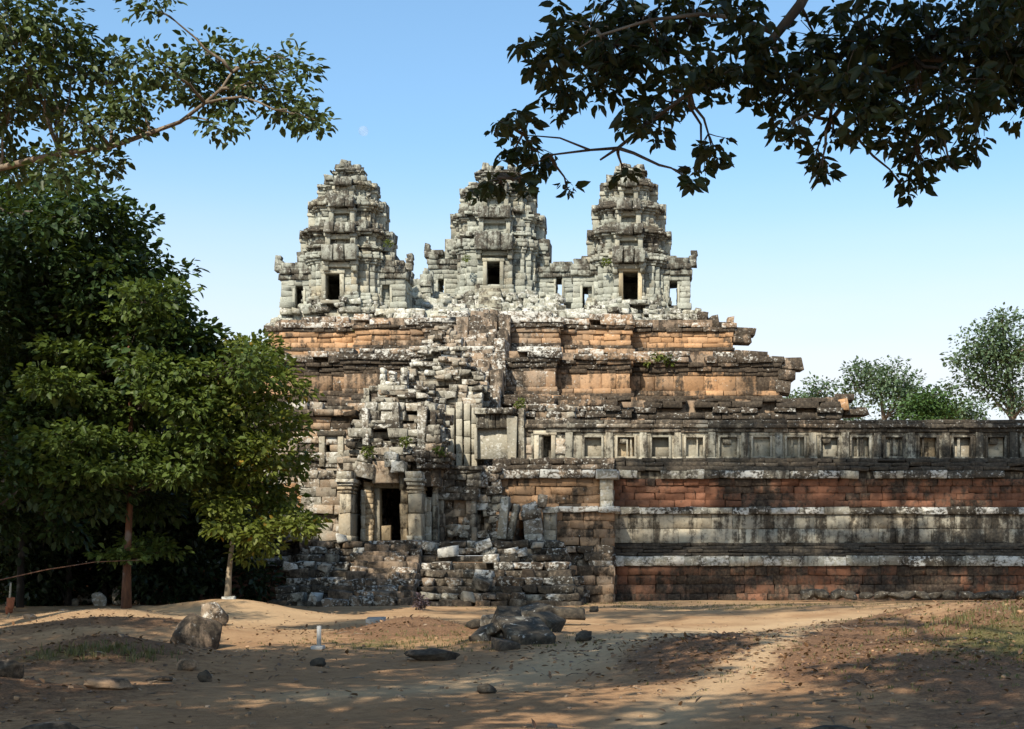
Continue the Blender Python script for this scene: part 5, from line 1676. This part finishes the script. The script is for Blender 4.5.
# --- far trees beyond the gallery
def far_tree(px, Y, top, bot, hwpx, label, mat, n, name='far_tree', leaf=0.32, open_=0.62, lay=0.7):
    s = Y / F
    x, zb_, zt_ = X(px, Y), Z(bot, Y), Z(top, Y)
    cl = []
    for k in range(n):
        u = random.uniform(-1, 1); v = random.random()
        wd = math.sqrt(max(0, 1 - (2 * v - 1) ** 2)) * 0.9 + 0.1
        cl.append(((x + u * wd * hwpx * s * 0.85, Y + random.uniform(-1, 1) * hwpx * s * 0.5, zb_ + (zt_ - zb_) * (0.08 + 0.84 * v)), (hwpx * s * random.uniform(0.2, 0.34), hwpx * s * 0.3, hwpx * s * random.uniform(0.14, 0.22))))
    return tree(name, label, [(x, Y, -0.2), (x + 0.3, Y, zb_ * 0.6), (x, Y, zb_), (x - 0.4, Y, zb_ + (zt_ - zb_) * 0.55)], 0.45, cl, leaf, mat, BARK, dens=open_ * 2.2, per=16, sub_r=0.8, group='trees beyond the gallery', squash=0.5, limb_r=0.16)


random.seed(9)
far_tree(815, 150, 380, 425, 30, 'low pale green crown just right of the pyramid corner', L_FAR, 14)
far_tree(884, 145, 360, 420, 42, 'rounded airy grey-green tree above middle of the gallery', L_FAR, 26)
far_tree(925, 130, 390, 430, 34, 'fresh green bushy tree in front of the airy grey-green one', L_FARG, 18, open_=1.6)
far_tree(966, 140, 399, 430, 22, 'small dark green tree right of the fresh green bush', L_FAR, 12, open_=1.3)
far_tree(1012, 120, 312, 420, 54, 'tall open-crowned tree cut by right picture edge beyond the gallery', L_FAR, 34, leaf=0.30, open_=0.8)
far_tree(852, 160, 402, 430, 14, 'small pale tree beside the orange corner block', L_FAR, 6)
far_tree(1085, 135, 350, 430, 50, 'far tree beyond right end of the gallery, out at the side', L_FAR, 18)

# moon, faint in the daylight sky
m, n, l, b, o = nt('moon_dust')
b.inputs['Base Color'].default_value = (0.5, 0.5, 0.5, 1)
tr = n.new('ShaderNodeBsdfTransparent'); mx = n.new('ShaderNodeMixShader'); mx.inputs[0].default_value = 0.88
l.new(b.outputs[0], mx.inputs[1]); l.new(tr.outputs[0], mx.inputs[2]); l.new(mx.outputs[0], o.inputs['Surface'])
import bmesh
bm = bmesh.new(); bmesh.ops.create_uvsphere(bm, u_segments=32, v_segments=16, radius=5.0 * 4000 / F)
me = bpy.data.meshes.new('moon'); bm.to_mesh(me); bm.free()
for p in me.polygons: p.use_smooth = True
mo = link('moon', me, m); mo.location = (X(363.5, 4000), 4000, Z(131, 4000))
tag(mo, 'faint pale moon in the blue sky above left tower', 'moon')

# ------------------------------------------------------------------ fallen leaves, grass and pebbles on the ground
random.seed(3)
RNG = np.random.default_rng(3)
P_ = []
spots = ((3.2, 25.5, 2.0, 2.2, 900), (5, 21, 1.6, 1.6, 600), (-6.6, 25, 1.6, 1.6, 500), (-9, 34, 2.6, 3, 700), (-2.4, 33.5, 1.3, 2, 350), (9.5, 25, 3, 5, 1500), (-7.4, 18, 1.6, 1.6, 500), (0, 24, 8, 8, 700), (9, 14.5, 3, 2, 500))
for (cx_, cy_, sx_, sy_, n_) in spots:
    for _ in range(n_):
        x, y = random.gauss(cx_, sx_), random.gauss(cy_, sy_)
        x -= SH * y
        if y < 10: continue
        P_.append((x, y, gh(x, y) + 0.012))
P_ = np.array(P_)
O_ = RNG.normal(0, 1, P_.shape); O_[:, 2] = 0.25
dead = leaf_mat('dead_leaf', (0.10, 0.055, 0.03), (0.28, 0.16, 0.08), 0.05)
fl = leaves('fallen_leaves', P_, O_, 0.085, dead, None, 1.0, flat=0.8)
tag(fl, 'brown fallen leaves scattered over the mounds', 'fallen leaves', kind='stuff')


PB = Blocks()
for _ in range(650):
    y = random.uniform(11, 55) if random.random() < 0.6 else random.uniform(11, 26)
    x = random.uniform(-0.42, 0.26) * y
    r_ = random.uniform(0.010, 0.026) * (1.6 if random.random() < 0.08 else 1)
    PB.add((x, y, gh(x, y) + r_ * 0.3), (r_ * random.uniform(0.8, 1.6), r_, r_ * 0.7), random.uniform(0, 3), random.gauss(0, .3), random.gauss(0, .3), r_ * 0.3, r_ * 0.9, (random.choice((0.2, 0.6, 0.8)), 0, 0.3))
tag(PB.build('pebbles', M_WARM), 'small stones scattered over the sand', 'pebbles', kind='stuff')
TW = Tubes()
for _ in range(140):
    y = random.uniform(12, 40); x = random.uniform(-0.42, 0.25) * y
    a = random.uniform(0, 6.28); l_ = random.uniform(0.1, 0.45)
    p0 = Vector((x, y, gh(x, y) + 0.012)); x2, y2 = x + math.cos(a) * l_, y + math.sin(a) * l_
    p1 = Vector((x2, y2, gh(x2, y2) + 0.02))
    TW.add(curve_path(p0, p1, 3, 0.04, 0.08), [0.008, 0.007, 0.006, 0.003], 5)
tag(TW.build('fallen_twigs', BARK), 'dry twigs lying on the sand', 'twigs', kind='stuff')


def grass(spots):
    V, L = [], []
    A = []
    for (cx_, cy_, sx_, sy_, n_, hh) in spots:
        for _ in range(n_):
            x, y = random.gauss(cx_, sx_), random.gauss(cy_, sy_)
            x -= SH * y
            if y < 9.5: continue
            z = gh(x, y) - 0.01
            for b_ in range(5):
                a = random.uniform(0, 6.28); h = hh * random.uniform(0.5, 1.3); ln = h * random.uniform(0.2, 0.7)
                wv = Vector((math.cos(a + 1.57), math.sin(a + 1.57), 0)) * 0.007
                p0 = Vector((x + random.gauss(0, 0.03), y + random.gauss(0, 0.03), z))
                p1 = p0 + Vector((math.cos(a) * ln * 0.4, math.sin(a) * ln * 0.4, h * 0.65))
                p2 = p0 + Vector((math.cos(a) * ln, math.sin(a) * ln, h))
                i = len(V)
                V += [tuple(p0 - wv), tuple(p0 + wv), tuple(p1 + wv * 0.8), tuple(p1 - wv * 0.8), tuple(p2)]
                L += [(i, i + 1, i + 2, i + 3), (i + 3, i + 2, i + 4)]
                c = random.random()
                A += [(c, 0, 0, 1)] * 5
    me = bpy.data.meshes.new('grass')
    me.from_pydata(V, [], L)
    at = me.attributes.new('tint', 'FLOAT_COLOR', 'POINT')
    at.data.foreach_set('color', np.array(A, np.float32).ravel())
    return me


gm = grass(((8.8, 21.5, 2.4, 2.6, 1500, 0.05), (11, 28, 3, 4, 700, 0.05), (-0.9, 29, 1.2, 0.8, 260, 0.06), (-6.3, 23.8, 0.5, 0.3, 120, 0.11), (-2.6, 29.5, 1.2, 0.8, 120, 0.05), (7, 55, 7, 2.0, 700, 0.07), (7.6, 24.5, 0.7, 0.7, 120, 0.10)))
go = link('grass', gm, leaf_mat('grass_blade', (0.06, 0.07, 0.02), (0.19, 0.16, 0.065), 0.2))
tag(go, 'short thin grass on the mounds', 'grass', kind='stuff')

# tuft growing on the pyramid ledge
gv = grass(((0, 30, 0.01, 0.01, 1, 0.1),))
P_, O_ = [], []
for (px, py, r) in ((650, 361, 9), (668, 360, 8), (658, 358, 7), (612, 361, 5)):
    Yl = 75.9
    p, o, _ = clump_points((X(px, Yl), Yl, Z(py, Yl)), (r * 0.05, 0.3, 0.2), 20, 10, 0.1)
    P_.append(p); O_.append(o)
tag(leaves('ledge_weeds', np.concatenate(P_), np.concatenate(O_), 0.16, L_BRIGHT, None), 'green weeds rooted on a ledge of the pyramid', 'weeds')
P_, O_ = [], []
for (px, py, Yl, r) in ((441, 452, 59.4, 6), (405, 441, 60.0, 5), (368, 452, 60.0, 6), (358, 330, 78.5, 5), (606, 262, 81.5, 4), (466, 258, 92.5, 4), (388, 243, 81.5, 4), (520, 404, 65.0, 5)):
    p, o, _ = clump_points((X(px, Yl), Yl, Z(py, Yl)), (r * 0.04, 0.15, r * 0.035), 12, 9, 0.08)
    P_.append(p); O_.append(o)
for (p, o), lb in zip(zip(P_, O_), ('green weed on the capital right of the gate door', 'green weed on the gable above the gate door', 'green weed at left side of the gate gable', 'green weed on the upper ledge left of the stair', 'small weed above door of the right tower', 'small weed on left side of the middle tower', 'small weed at right shoulder of the left tower', 'green weed over the pale panel right of the gate')):
    tag(leaves('weed_tuft', p, o, 0.12, L_BRIGHT, None), lb, 'weed', 'weeds rooted in the masonry')
# small mauve clump at the foot of the stair
x, y, z = put(421, 608)
p, o, _ = clump_points((x, y, z + 0.25), (0.2, 0.2, 0.25), 26, 12, 0.08)
tag(leaves('mauve_shrub', p, o, 0.10, leaf_mat('mauve_leaf', (0.10, 0.07, 0.075), (0.18, 0.13, 0.14), 0.1), None), 'small mauve shrub at the foot of the gate plinth', 'shrub')
